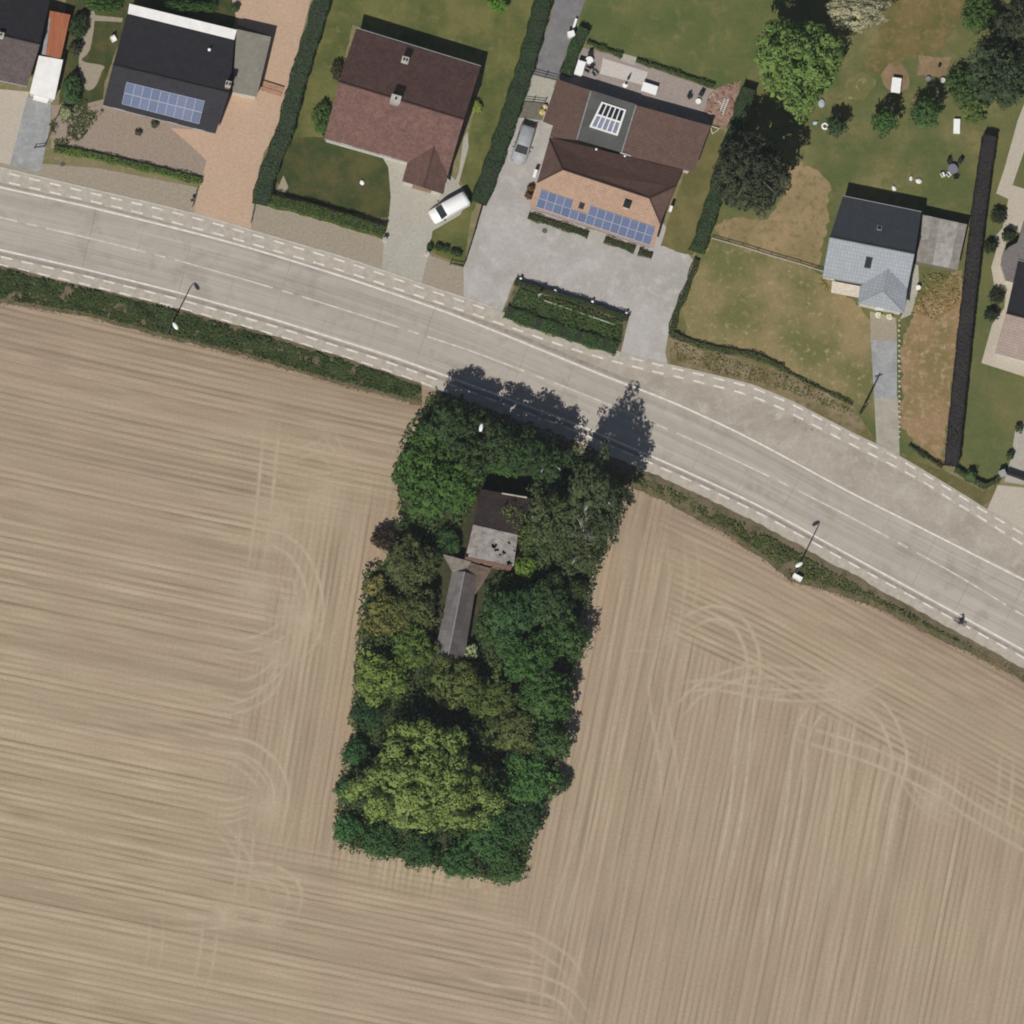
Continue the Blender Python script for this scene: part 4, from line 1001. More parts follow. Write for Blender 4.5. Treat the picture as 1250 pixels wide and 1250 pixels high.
mb.build('rear_wall', RENDERW, r3)
p = W(654,212,1.2); MB().box((p.x-.1, p.y, 1.2), (0.4, 0.95, 0.7), math.atan2(dx.y, dx.x)).build('heat_pump', WHITE, r3)
p = W(818.6,255,1.6); MB().box((p.x, p.y, 1.6), (0.35, 0.7, 0.6), math.atan2(dx.y, dx.x)).build('heat_pump', WHITE, r3)
# slate house
r4, ps, pn, dx, dy = gable('house', 'small house with grey slate roof and hipped front gable on dry lawn', [(1029,239.5),(1125,259),(1107,355.5),(1004,337)], [(1013,289),(1116.5,309.5)], 3.6, 6.6, T_SLT_SHADE, T_SLT, RENDERW, front=('window','window','window'))
roofwin(r4, 1060, 320.5, 0.8, 1.5, ps, dx, DARK); roofwin(r4, 1073.5, 278, 0.6, 0.7, pn, dx, ZINC)
L_, R_ = W(1047.5,370,3.4), W(1104,382.5,3.4); ap = ray_plane(1084, 328.5, ps, 0.03); fr = W(1078.5,356,ap.z); vl = ray_plane(1049.5, 349.5, ps, 0.03); vr = ray_plane(1107.5, 352, ps, 0.03)
MB().slab([L_, fr, ap, vl], 0.12, dy).build('porch_roof', T_SLT, r4); MB().slab([fr, R_, vr, ap], 0.12, dy).build('porch_roof', T_SLT, r4)
MB().slab([L_, R_, fr], 0.12, dx).build('hip_end', T_SLT, r4)
for a, b_ in ((fr, ap), (fr, L_), (fr, R_)): MB().tube([a, b_], 0.08).build('ridge_cap', ZINC, r4)
mb = MB(); i1, i2 = L_.lerp(R_, 0.06)+dy*0.3, R_.lerp(L_, 0.06)+dy*0.3; v1, v2 = vl.lerp(vr, 0.08), vr.lerp(vl, 0.08)
mb.face([z_(i1,0), z_(i2,0), z_(i2,2.74), z_(i1,2.74)]); mb.face([z_(v1,0), z_(i1,0), z_(i1,2.74), z_(v1,2.74)]); mb.face([z_(i2,0), z_(v2,0), z_(v2,2.74), z_(i2,2.74)])
mb.build('porch_wall', RENDERW, r4)
door(r4, z_(i1.lerp(i2, .5), 0), dx, -dy, 1.0, 2.0, WHITE)
P4 = [W(x, y, 2.3) for x, y in ((1016,343),(1051,349.5),(1049,363.5),(1014.5,357))]
MB().slab(P4, 0.1).build('canopy', plain('canopy_sheet', (0.62,0.55,0.45), 0.7), r4)
SHEDR = ground_mat('weathered_roofing', (0.27, 0.25, 0.225), (0.20, 0.185, 0.165), (0.36, 0.34, 0.31), 0.35, 0.9, 0.2, 0.9, 0.3, lo3=0.5, hi3=0.56)
sh = flat_roof('shed', 'shed with patchy weathered flat roof beside slate house', [(1126,262),(1180.5,274),(1168.5,329),(1118.5,319)], 2.5, SHEDR, WOODP, 0.1)
P = [W(x, y, 2.5) for x, y in ((1126,262),(1180.5,274),(1168.5,329),(1118.5,319))]
for i in range(5):
    for j in range(2):
        u0, u1 = i/5+.006, (i+1)/5-.006; v0, v1 = j*0.5+.006+rnd.uniform(0, .03), (j+1)*0.5-.006
        def g4(u, v): return P[0].lerp(P[1], u).lerp(P[3].lerp(P[2], u), v)+Vector((0, 0, 0.025))
        c = rnd.choice([(0.25,0.23,0.205),(0.31,0.29,0.26),(0.21,0.19,0.17),(0.36,0.34,0.315)])
        MB().slab([g4(u0,v0), g4(u1,v0), g4(u1,v1), g4(u0,v1)], 0.02).build('roof_sheet', plain('roof_sheet_%d' % (i*2+j), c, 0.9, 0.2, 0.16, 1.5), sh)
# house at the right edge
r5, ps, pn, dx, dy = gable('house', 'partly seen house with dark and dusty pink roof beside beige path', [(1243,318),(1345,345),(1318,458),(1215,430)], [(1228.5,382),(1332,409)], 2.9, 5.4, T_BLK, tile_mat('dusty_pink_tiles', (0.335,0.255,0.22), 0.15), RENDERW)
flat_roof('annexe', 'grey flat roofed annexe with rounded end beside beige path', [(1222,322),(1224,310),(1231,302),(1242,296),(1252,266),(1310,280),(1296,340),(1248,330),(1238,345),(1228,342)], 2.6, FELTG if False else plain('grey_membrane', (0.165,0.150,0.145), 0.85), RENDERW)
# ruined cottage in the wood
M_RUINN = tile_mat('mossy_dark_tiles', (0.062, 0.046, 0.042), 0.35, 0.95, 0.3, 0.34, stain=(0.055, 0.06, 0.022))
m, t, b = newmat('pale_fibre_cement', 0.9, 0.15); oc = ocoord(t)
col = mixc(t, ramp(t, noise(t, 0.8, 6, oc, 0.7), 0.35, 0.7), (0.20, 0.178, 0.165), (0.30, 0.275, 0.258))
col = mixc(t, ramp(t, noise(t, 1.3, 7, oc, 0.8), 0.48, 0.62), col, (0.13, 0.115, 0.105))
t.links.new(col, b.inputs['Base Color']); bump(t, b, noise(t, 6, 4, oc), 0.4, 0.04); PALEFC = m
ze, zr = 5.0, 7.8
TL, TR, BR, BL = W(587,597,ze), W(651,609,ze), W(627,691,ze), W(568.6,679,ze); RL, RR = W(577.5,641,zr), W(632,653.5,zr)
g = centre([TL, TR, BR, BL]); g.z = 0
r6 = empty('ruined_cottage', g, 'abandoned brick cottage with holed pale roof among the trees', 'house')
dx = (BR-BL).normalized(); dy = Vector((-dx.y, dx.x, 0))
MB().slab([RL, RR, TR, TL], 0.12, dx).build('roof_slope', M_RUINN, r6)
nu, nv = 44, 30; holes = [(0.52, 0.50, .06), (0.60, 0.60, .055), (0.57, 0.42, 0.035), (0.76, 0.62, .055), (0.84, 0.30, .04), (0.70, 0.72, .035), (0.9, 0.93, .07), (0.02, 0.95, .05), (0.97, 0.5, .03)]
bm = bmesh.new(); vg = [[bm.verts.new(RL.lerp(RR, i/nu).lerp(BL.lerp(BR, i/nu), j/nv)+Vector((0, 0, rnd.uniform(-.02, .02)-0.10*math.sin(math.pi*i/nu)*math.sin(math.pi*j/nv)))) for i in range(nu+1)] for j in range(nv+1)]
for j in range(nv):
    for i in range(nu):
        u, v = (i+.5)/nu, (j+.5)/nv
        if any(math.hypot(u-a, (v-b_)*0.75) < r*(0.55+0.5*rnd.random()) for a, b_, r in holes): continue
        bm.faces.new((vg[j][i], vg[j+1][i], vg[j+1][i+1], vg[j][i+1]))
loose = [v for v in bm.verts if not v.link_faces]
bmesh.ops.delete(bm, geom=loose, context='VERTS')
bmesh.ops.solidify(bm, geom=bm.faces[:], thickness=0.06)
me = bpy.data.meshes.new('roof_slope'); bm.to_mesh(me); bm.free(); link('roof_slope', me, PALEFC, r6)
MB().tube([RL, RR], 0.1).build('ridge_cap', PALEFC, r6)
MB().tube([TL+dx*2.6, TR-dx*0.8], 0.12).build('gutter', plain('pale_gutter', (0.45,0.42,0.33), 0.9), r6)
a, b_, c, d = z_(BL+dx*.05, 0), z_(BR-dx*.05, 0), z_(TR-dx*.05, 0), z_(TL+dx*.05, 0)
mb = MB(); mb.face([a, b_, z_(b_,4.8), z_(a,4.8)]); mb.face([c, d, z_(d,4.8), z_(c,4.8)])
mb.face([b_, c, z_(c,4.8), z_(RR-dx*.05, zr-.2), z_(b_,4.8)]); mb.face([d, a, z_(a,4.8), z_(RL+dx*.05, zr-.2), z_(d,4.8)])
mb.build('wall', BRICK, r6)
for k in (0.25, 0.75): window(r6, a.lerp(b_, k), dx, -dy, 1.0, 1.2, 1.6, WOODP)
door(r6, a.lerp(b_, 0.5), dx, -dy)
# long low barn
M_BARN = tile_mat('lichen_sheets', (0.185, 0.172, 0.165), 0.3, 0.95, 0.9, 1.2, stain=(0.115, 0.095, 0.10), bs=0.3)
M_BARN2 = tile_mat('mauve_sheets', (0.122, 0.108, 0.106), 0.3, 0.95, 0.9, 1.2, stain=(0.13, 0.075, 0.07), bs=0.3)
ze, zr = 2.4, 3.7
RL, RR = W(567,698,zr), W(547,801.5,zr); A1, A2 = W(552,697,ze), W(529.7,803,ze); B1, B2 = W(583,703,ze), W(566.5,806,ze)
g = centre([A1, A2, B1, B2]); g.z = 0
r7 = empty('barn', g, 'long low barn with lichen grey ridged roof behind the abandoned cottage', 'barn')
dl = (RR-RL).normalized()
MB().slab([A1, RL, RR, A2], 0.08, dl).build('roof_slope', M_BARN, r7); MB().slab([RL, B1, B2, RR], 0.08, dl).build('roof_slope', M_BARN2, r7)
MB().tube([RL, RR], 0.10).build('ridge_cap', plain('pale_ridge', (0.25,0.23,0.235), 0.9), r7)
k0 = 0.955
MB().slab([A1.lerp(A2,k0)+Vector((0,0,.03)), RL.lerp(RR,k0)+Vector((0,0,.03)), RR+Vector((0,0,.03)), A2+Vector((0,0,.03))], 0.04, dl).build('roof_patch', plain('dark_patch', (0.075,0.06,0.058), 0.95), r7)
MB().slab([W(540.5,676.5,2.8), W(575,685.5,2.8), W(568,699,2.9), W(552,698,2.75)], 0.08).build('lean_to_roof', plain('fibre_sheet', (0.22,0.19,0.165), 0.95, 0.2, 0.2, 1.5), r7)
MB().slab([W(572,686,2.6), W(600,694,2.4), W(590,712,2.3), W(580,726,2.3), W(569,699,2.9)], 0.08).build('lean_to_roof', plain('brown_sheet', (0.14,0.105,0.085), 0.95, 0.2, 0.2, 1.5), r7)
mb = MB(); Q = [z_(A1.lerp(B1,.06),0), z_(B1.lerp(A1,.06),0), z_(B2.lerp(A2,.06)-dl*.1,0), z_(A2.lerp(B2,.06)-dl*.1,0)]
mb.face([Q[1], Q[2], z_(Q[2],2.3), z_(Q[1],2.3)]); mb.face([Q[3], Q[0], z_(Q[0],2.3), z_(Q[3],2.3)])
mb.face([Q[0], Q[1], z_(Q[1],2.3), z_((Q[0]+Q[1])/2,3.5), z_(Q[0],2.3)]); mb.face([Q[2], Q[3], z_(Q[3],2.3), z_((Q[2]+Q[3])/2,3.5), z_(Q[2],2.3)])
mb.build('wall', BRICK, r7)
# ------------------------------------------------------------------ trees, shrubs, hedges
G_MID = (0.050, 0.098, 0.026); G_DARK = (0.028, 0.050, 0.022); G_OLV = (0.080, 0.092, 0.034); G_YEL = (0.115, 0.150, 0.036)
G_WIL = (0.114, 0.150, 0.054); G_GREY = (0.048, 0.060, 0.034); G_BLUE = (0.030, 0.062, 0.034)
GW = 'trees of the overgrown garden in the field'
# the overgrown garden: big trees first
T = [ # px, py, r, h, colour, label, category, ry, card, dens, lob
 (533,576,56,8.5,(0.040,0.080,0.025),'big bright green round tree west of the abandoned cottage','tree',66,.34,26,.12),
 (548,520,33,11.5,G_DARK,'dark tree at the roadside corner where verge meets the wood','tree',0,.30,26,.16),
 (607,546,32,12.5,(0.030,0.055,0.024),'dark roadside tree beside the white street lamp head','tree',0,.30,26,.16),
 (640,556,31,12.5,(0.026,0.050,0.022),'dark roadside tree between lamp and tall grey green tree','tree',0,.30,26,.16),
 (668,564,27,11.5,G_DARK,'dark tree on the road edge just west of the tallest tree','tree',0,.30,26,.16),
 (724,606,38,20.0,(0.042,0.054,0.030),'tallest grey green tree whose long shadow crosses the road','tree',54,.30,22,.22),
 (676,640,40,13.0,(0.052,0.062,0.030),'dull olive tree with bare pale branches leaning over the cottage','tree',50,.30,22,.2),
 (708,672,32,9.5,(0.044,0.056,0.028),'grey green tree at the east edge below the tallest tree','tree',0,.28,24,.2),
 (727,648,22,18.0,(0.034,0.048,0.024),'dark slim tree at the easternmost corner of the wood','tree',0,.28,24,.2),
 (577,520,24,9.4,(0.028,0.048,0.022),'dark tree directly under the white lamp head in the wood','tree',0,.30,26,.16),
 (742,612,24,17.0,(0.036,0.050,0.024),'tall dark tree on the upper east edge of the wood','tree',0,.30,26,.2),
 (570,557,25,11.0,(0.030,0.052,0.022),'dark tree standing just south of the lamp in the wood','tree',0,.30,26,.16),
 (503,688,36,6.0,(0.058,0.072,0.032),'dull olive tree between purple bush and barn lean-to','tree',0,.28,28,.16),
 (470,752,30,5.0,(0.098,0.104,0.040),'yellowish olive tree on the west edge beside barn roof','tree',0,.26,30,.18),
 (508,742,29,5.5,(0.066,0.078,0.032),'mid olive tree touching the west side of the barn','tree',0,.26,30,.16),
 (504,792,30,5.5,(0.070,0.100,0.030),'fresh green tree at the south west corner of the barn','tree',0,.26,30,.16),
 (462,826,34,6.0,(0.108,0.140,0.040),'pale yellow green tree on the west edge north of the great willow','tree',0,.28,28,.18),
 (518,956,88,11.5,G_WIL,'great pale yellow green willow at the south end','tree',76,.36,22,.14),
 (556,834,36,5.5,(0.075,0.094,0.032),'olive green tree just south of the barn gable','tree',0,.28,28,.16),
 (622,752,38,8.0,(0.034,0.066,0.028),'dark green tree south of the pale cottage roof','tree',0,.28,28,.16),
 (664,738,36,8.0,(0.034,0.060,0.028),'dark leafy tree east of the tree south of the cottage roof','tree',0,.28,28,.16),
 (690,776,32,7.0,(0.038,0.072,0.028),'green tree on the east edge level with the barn','tree',0,.28,28,.16),
 (644,808,38,7.5,(0.040,0.080,0.028),'mid green tree east of the white flowering elder','tree',0,.28,28,.16),
 (600,852,34,6.0,(0.062,0.084,0.030),'light olive tree midway between barn and great willow','tree',0,.28,28,.16),
 (668,852,36,7.5,(0.042,0.078,0.028),'round green tree on the east edge above the field bump shadow','tree',0,.28,28,.16),
 (628,890,34,6.0,(0.066,0.080,0.032),'brownish olive tree north east of the great willow','tree',0,.26,30,.2),
 (672,905,26,6.5,(0.038,0.066,0.028),'east edge tree whose ragged shadow falls on the ploughed field','tree',0,.28,28,.2),
 (644,952,36,5.5,(0.048,0.094,0.032),'bright mid green tree just east of the great willow','tree',0,.28,28,.14),
 (642,1000,25,4.5,(0.030,0.062,0.030),'dark blue green tree at the south east bend','tree',0,.26,30,.16),
 (594,1020,36,4.0,(0.036,0.078,0.030),'low dark green tree south east of the great willow','tree',0,.26,30,.14),
 (618,1060,24,3.0,(0.040,0.080,0.030),'green bush at the southern tip of the wood','shrub',0,.22,36,.14),
]
for i, (px, py, r, h, c, lab, cat, ry, cd, dn, lb) in enumerate(T):
    tree('broadleaf_tree', px, py, r, h, c, lab, cat, GW, ry or None, i % 5, cd, dn, lb+0.07*(i % 3), bark=PALEBARK if 'pale branches' in lab or 'tallest' in lab else None)
S_ = [
 (469,657,17,2.8,(0.034,0.026,0.022),'purple brown leaved bush at the west edge'),
 (487,668,16,2.6,(0.034,0.040,0.028),'dark bush right beside the purple one'),
 (459,716,15,2.2,(0.150,0.140,0.062),'dry yellowish bush jutting into the western field'),
 (447,775,12,2.0,(0.100,0.105,0.045),'small olive bush on the west edge below the dry yellowish one'),
 (447,872,22,3.0,(0.028,0.058,0.027),'dark blue green bush on the west edge north of the willow'),
 (434,918,18,3.0,(0.026,0.064,0.028),'dark green bush west of the upper part of the willow'),
 (424,965,16,2.6,(0.036,0.080,0.036),'narrow green bush pressed between willow and western field'),
 (424,1012,20,2.4,(0.042,0.100,0.040),'bright green bush at the rounded south west corner'),
 (464,1027,24,2.4,(0.034,0.076,0.028),'green bush south of the willow near the south west corner'),
 (512,1038,25,2.6,(0.030,0.068,0.027),'middle bush of the green fringe south of the willow'),
 (560,1052,24,2.6,(0.034,0.078,0.032),'dark green bush of the southern fringe near the tip'),
 (574,796,11,3.0,(0.26,0.28,0.20),'elder bush with white blossom at the south end of the barn'),
 (642,692,16,3.4,(0.100,0.150,0.034),'bright yellow green bush at the east corner of pale cottage roof'),
 (622,553,34,2.6,(0.046,0.088,0.032),'wide low green bush on the road side of the cottage'),
 (668,580,22,3.6,(0.036,0.066,0.026),'green bush between the cottage shadow and the tallest tree'),
 (588,563,16,3.4,(0.034,0.066,0.026),'small dark bush north west of the cottage'),
 (545,664,20,2.6,(0.034,0.062,0.026),'low dark bush west of the cottage wall'),
 (684,955,14,3.0,(0.030,0.050,0.026),'dark bush on the east edge level with the willow centre'),
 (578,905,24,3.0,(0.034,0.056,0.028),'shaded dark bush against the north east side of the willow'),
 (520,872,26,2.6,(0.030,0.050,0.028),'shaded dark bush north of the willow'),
 (578,541,16,3.0,(0.030,0.050,0.024),'small dark bush at the foot of the lamp in the wood'),
 (598,770,18,3.0,(0.040,0.070,0.028),'dark green bush right along the east side of the barn'),
 (700,720,18,4.0,(0.040,0.060,0.028),'dark ragged bush on the east edge south of the grey green tree'),
]
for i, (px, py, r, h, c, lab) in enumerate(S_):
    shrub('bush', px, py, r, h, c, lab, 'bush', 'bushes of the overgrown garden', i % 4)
# white elder flowers
# bare pale branches in the tall tree
p = W(709, 655, 9); p.z = 0
root = empty('dead_tree', p, 'bare pale dead tree standing among the grey green crowns', 'tree')
mb = MB(); mb.tube([(0,0,0),(0.1,0.1,7),(0.0,0.4,13.5)], [0.14,0.10,0.03], 8)
mb.build('trunk', PALEBARK, root, True, world=False)
for k in range(11):
    a = rnd.uniform(0.2, 5.9); z = 7.5+k*0.7; L = rnd.uniform(1.0, 2.2)
    mb = MB(); q = Vector((math.cos(a)*L, math.sin(a)*L, z+1.8+k*.15)); mb.tube([(0.05, 0.2, z), tuple(q*0.5+Vector((0, 0, z*.5+.6))), tuple(q)], [0.05, 0.035, 0.015], 5)
    for s in (-1, 1): mb.tube([tuple(q*0.6+Vector((0, 0, z*.4+.4))), tuple(q+Vector((s*.5, .3, .8)))], [0.025, 0.01], 5)
    mb.build('branch', PALEBARK, root, True, world=False)
# ivy on the cottage roof
cover('ivy', [(600,632),(618,626),(636,640),(646,668),(634,688),(622,664),(612,648)], 46, 7.0, 8.3, .24, (0.075,0.105,0.03), 41, 9, .9, None, 'green ivy creeping over the ridge of the abandoned cottage', 'ivy')
WOODR = []
for (x0, y0), (x1, y1) in zip(WOODP_, WOODP_[1:]+WOODP_[:1]):
    n_ = max(2, int(math.hypot(x1-x0, y1-y0)/6))
    for k in range(n_):
        j = rnd.uniform(-4.5, 3.5); l_ = math.hypot(x1-x0, y1-y0); WOODR.append((x0+(x1-x0)*k/n_+(y1-y0)/l_*j*-1, y0+(y1-y0)*k/n_+(x1-x0)/l_*j))
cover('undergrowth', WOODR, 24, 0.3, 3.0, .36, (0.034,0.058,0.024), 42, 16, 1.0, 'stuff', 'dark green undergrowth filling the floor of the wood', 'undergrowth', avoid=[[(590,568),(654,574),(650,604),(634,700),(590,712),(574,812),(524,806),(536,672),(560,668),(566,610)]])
# verge plants
VB = lambda tb: tb
def shrink(top, bot): return top+list(reversed(bot))
vt1 = [perp(yS, x, 24) for x in range(-260, 540, 20)]; vt2 = [perp(yS, x, 29) for x in range(780, 1500, 20)]
cover('verge_grass', shrink(vt1, [(x, y-4) for x, y in vbot]), 90, 0.10, 0.8, .28, (0.034,0.050,0.021), 43, 13, 1.1, 'stuff', 'long dark grass of the verge west of the wood', 'grass', .4, None, .30)
cover('verge_grass', shrink(vt2, [(x, y-6) for x, y in vbot2]), 60, 0.08, 0.7, .27, (0.048,0.062,0.023), 44, 15, 1.2, 'stuff', 'patchy green grass of the verge east of the wood', 'grass', .4, None, .34)
dryv = []
cover('dry_grass_tufts', [(x, y-9) for x, y in vbot]+list(reversed([(x, y+3) for x, y in vbot])), 26, 0.05, 0.4, .16, (0.115,0.098,0.052), 45, 8, 1.2, 'stuff', 'dry straw coloured grass along the edge of the western field', 'grass', .4)
cover('dry_grass_tufts', [(x, y-12) for x, y in vbot2]+list(reversed([(x, y+3) for x, y in vbot2])), 26, 0.05, 0.4, .16, (0.110,0.094,0.045), 46, 8, 1.2, 'stuff', 'dry straw coloured grass along the edge of the eastern field', 'grass', .4)
cover('verge_grass', [(634,352),(760,394),(755,424),(645,396),(620,378)], 75, 0.15, 0.9, .26, (0.034,0.060,0.022), 47, 12, 1.1, 'stuff', 'dark green planting of the island verge before the gravel yard', 'grass', .4)
cover('verge_grass', [(822,416),(880,434),(958,458),(1040,500),(1044,510),(940,470),(880,458),(826,440)], 20, 0.06, 0.4, .2, (0.055,0.058,0.024), 48, 12, 1.1, 'stuff', 'rough grass of the verge before the slate house', 'grass', .4)
cover('weeds', [(1124,334),(1170,336),(1172,372),(1140,392),(1112,384)], 30, 0.05, 0.5, .22, (0.150,0.122,0.055), 49, 5, 1.1, 'stuff', 'tangled yellow dry weeds in front of the weathered shed', 'weeds', .4)
cover('weeds', [(1002,338),(1014,346),(1012,358),(1000,352)], 40, 0.05, 0.6, .2, (0.11,0.11,0.04), 50, 5, 1.1, 'stuff', 'weeds at the south west corner of the slate house', 'weeds', .4)
cover('ground_cover', [(60,150),(76,128),(110,122),(126,136),(100,170),(80,178),(66,176)], 90, 0.05, 0.5, .24, (0.046,0.056,0.024), 51, 6, 1.1, 'stuff', 'weedy planting beside the white garage', 'plants', .4, None, .50)
# gardens
tree('willow_tree', 974, 78, 60, 12.0, (0.096,0.132,0.044), 'large light green willow on the garden lawn', 'tree', None, 62, 2, .36, 24, .16)
tree('blossom_tree', 1046, 12, 46, 9.0, (0.215,0.215,0.17), 'tree covered in white blossom beside the light green willow', 'tree', None, 30, 1, .24, 34, .12)
tree('broadleaf_tree', 916, 214, 55, 14.5, (0.033,0.041,0.028), 'dark grey green round tree beside the brown rear wing', 'tree', None, 55, 3, .32, 36, .06)
tree('broadleaf_tree', 1220, 92, 48, 14.0, (0.038,0.050,0.030), 'dark grey green tree above the top end of the dark hedge', 'tree', None, 46, 4, .3, 26, .14)
tree('broadleaf_tree', 1248, 30, 40, 14.0, (0.034,0.044,0.028), 'dark tree in the top right corner of the gardens', 'tree', None, None, 2, .3, 26, .14)
tree('broadleaf_tree', 1196, 18, 26, 5.0, (0.042,0.078,0.026), 'green tree between worn garden path and corner tree', 'tree', None, None, 1, .28, 28, .14)
shrub('shrub', 1178, 105, 26, 3.2, (0.044,0.084,0.030), 'wide green shrub east of the bare soil patch', 'shrub')
shrub('shrub', 1190, 136, 18, 1.4, (0.075,0.110,0.036), 'low pale green shrub beside the narrow white garden box', 'shrub')
shrub('fruit_tree', 1079, 149, 18, 6.5, (0.046,0.086,0.030), 'small fruit tree just below the large white garden table', 'tree')
shrub('fruit_tree', 1129, 138, 21, 7.0, (0.042,0.080,0.032), 'small fruit tree just below the bare soil patch', 'tree')
shrub('fruit_tree', 1021, 155, 13, 5.0, (0.030,0.052,0.026), 'small dark round tree beside the white ring on the lawn', 'tree')
shrub('shrub', 608, 3, 14, 1.6, (0.085,0.160,0.036), 'bright green shrub at the far end of the red roofed house lawn', 'shrub')
shrub('shrub', 88, 110, 15, 2.6, (0.042,0.085,0.038), 'feathery green shrub beside the white garage', 'shrub', ry=20)
shrub('shrub', 96, 32, 13, 2.6, (0.030,0.050,0.026), 'dark shrub beside the rust red lean-to', 'shrub', ry=18)
shrub('shrub', 92, 60, 9, 1.8, (0.050,0.046,0.032), 'brownish small shrub between dark and feathery green shrubs', 'shrub')
shrub('rose_bush', 80, 138, 9, 1.2, (0.16,0.18,0.12), 'small bush with whitish flowers at the corner of the garage drive', 'bush')
shrub('shrub', 128, 6, 26, 2.2, (0.042,0.085,0.026), 'wide green shrub behind the small enclosed lawn', 'shrub', ry=12)
shrub('shrub', 230, 8, 36, 1.8, (0.050,0.088,0.034), 'long low green shrub behind the white rear roof strip', 'shrub', ry=9)
shrub('shrub', 287, 10, 6, 1.2, (0.050,0.070,0.026), 'small round shrub on the rear orange paving', 'shrub')
shrub('shrub', 393, 145, 15, 2.0, (0.050,0.082,0.026), 'rounded green shrub at the west wall of red roofed house', 'shrub', ry=21)
shrub('shrub', 412, 86, 9, 1.6, (0.036,0.036,0.022), 'dark upright shrub at the upper west wall of red roofed house', 'shrub', ry=14)
shrub('shrub', 582, 130, 7, 1.0, (0.16,0.19,0.045), 'yellow green shrub at the east wall of red roofed house', 'shrub', ry=9)
for k, (x, y) in enumerate(((525,301),(536,302),(544.5,303.5),(553,307),(559,309))):
    shrub('shrub', x, y, 5.5-0.6*abs(k-1), 0.9, (0.026,0.042,0.020), ['first clipped ball nearest the concrete drive in the row of five','second clipped ball from the drive in the row of five','middle clipped ball of the row by the drive','fourth clipped ball from the drive in the row of five','last clipped ball of the row beside the black fence'][k], 'shrub', 'clipped balls by the drive')
shrub('shrub', 188.5, 151.5, 4, 0.6, (0.05,0.05,0.03), 'small dark plant closest to the solar panel eaves on brown paving', 'plant')
shrub('shrub', 169, 162, 3.5, 0.5, (0.045,0.045,0.03), 'small dark plant on the open brown paving', 'plant')
shrub('shrub', 1185, 581, 7, 2.0, (0.055,0.088,0.034), 'small green shrub behind the curved roadside hedge', 'shrub')
for k, (x, y, r, lab) in enumerate(((1219,264,11,'uppermost dark clipped bush beside the beige path'),(1231,287,10,'dark clipped bush where beige path meets the rounded annexe'),(1209,301,10,'dark clipped bush on grass west of the rounded annexe'),(1217,361,11,'dark clipped bush on grass below the rounded annexe'),(1210,384,10,'lowest dark clipped bush beside the wide beige path'))):
    shrub('clipped_bush', x, y, r, 1.6, (0.022,0.030,0.018), lab, 'bush', 'dark clipped bushes along the beige path', 2)
for k, (x, y) in enumerate(((1243,523),(1233,556))):
    shrub('shrub', x, y, 5, 1.2, (0.035,0.055,0.025), ('dark round shrub on the lawn edge below the pink roofed house','dark round shrub nearest the grey gate pillar')[k], 'shrub', 'round shrubs on the lawn edge')
# hedges
hedge('hedge', [(66,182.5),(110,190),(150,199),(200,211),(246,222)], 0.85, 0.8, (0.070,0.108,0.026), 'long low bright green hedge between brown paving and pavement', seed=3)
hedge('hedge', [(392,2),(382,38),(369,78),(357,120),(346,165),(333,195),(323,222),(317,250)], 2.0, 2.2, (0.036,0.058,0.036), 'tall dark hedge between orange drive and red roofed house lawn', seed=5, rough=.15)
hedge('hedge', [(330,246),(380,258),(430,273),(468,284)], 1.4, 1.5, (0.050,0.076,0.020), 'neat green hedge along pavement before red roofed house', seed=6)
hedge('hedge', [(668,-20),(655,30),(640,85),(622,140),(600,205),(584,248)], 2.0, 2.2, (0.028,0.052,0.028), 'tall dark green hedge between red roofed house and gravel yard', seed=8, rough=.15)
hedge('hedge', [(712,38),(700,62),(690,92)], 1.4, 1.7, (0.034,0.066,0.026), 'short dark green hedge between asphalt lane and terrace', seed=9)
hedge('hedge', [(717,52),(738,61),(759,69)], 0.5, 0.7, (0.045,0.065,0.024), 'thin low hedge at the terrace corner near the white gatepost', seed=10)
hedge('hedge', [(777,74),(810,85),(845,97),(871,106)], 0.5, 0.7, (0.045,0.065,0.024), 'thin low hedge along the rear terrace and big lawn', seed=11)
hedge('hedge', [(645,264),(680,275),(717,287)], 0.75, 0.6, (0.036,0.048,0.018), 'longest of the three low clipped hedges under the solar panels', seed=12)
hedge('hedge', [(738,293),(774,305.5)], 0.75, 0.6, (0.036,0.048,0.018), 'middle low clipped hedge under the solar panels', seed=13)
hedge('hedge', [(779.5,307.5),(795,313)], 0.75, 0.6, (0.036,0.048,0.018), 'shortest low clipped hedge under the solar panels', seed=14)
hedge('hedge', [(628,345),(680,361),(730,377),(766,390)], 0.6, 1.2, (0.030,0.042,0.018), 'dark narrow hedge along the yard side of the island verge', seed=15)
hedge('hedge', [(617,381),(650,394),(700,410),(752,426)], 1.6, 0.9, (0.036,0.070,0.024), 'broad green hedge along the road side of the island verge', seed=16, rough=.2)
hedge('hedge', [(912,112),(896,160),(882,205),(866,260),(850,308)], 1.7, 2.2, (0.034,0.060,0.026), 'dark green hedge between the large house and dry grass garden', seed=17, rough=.15)
hedge('hedge', [(850,318),(838,352),(824,384),(819,408)], 0.7, 0.8, (0.046,0.058,0.024), 'low rough hedge along the east edge of the gravel yard', seed=18, rough=.15)
hedge('hedge', [(819,408),(850,421),(880,428),(920,434),(955,450)], 0.7, 0.7, (0.058,0.068,0.030), 'low rough hedge on the road side of the dry lawn', seed=19, rough=.15)
hedge('hedge', [(955,451),(990,470),(1030,488),(1040,494)], 0.3, 0.5, (0.050,0.056,0.026), 'thin trailing hedge before the black pole', seed=20)
hedge('hedge', [(1206,170),(1196,238),(1186,320),(1175,420),(1160,569)], 1.5, 2.3, (0.030,0.026,0.034), 'long tall dark purple hedge between the dry garden and neat lawn', seed=21, card=.24, rough=.03)
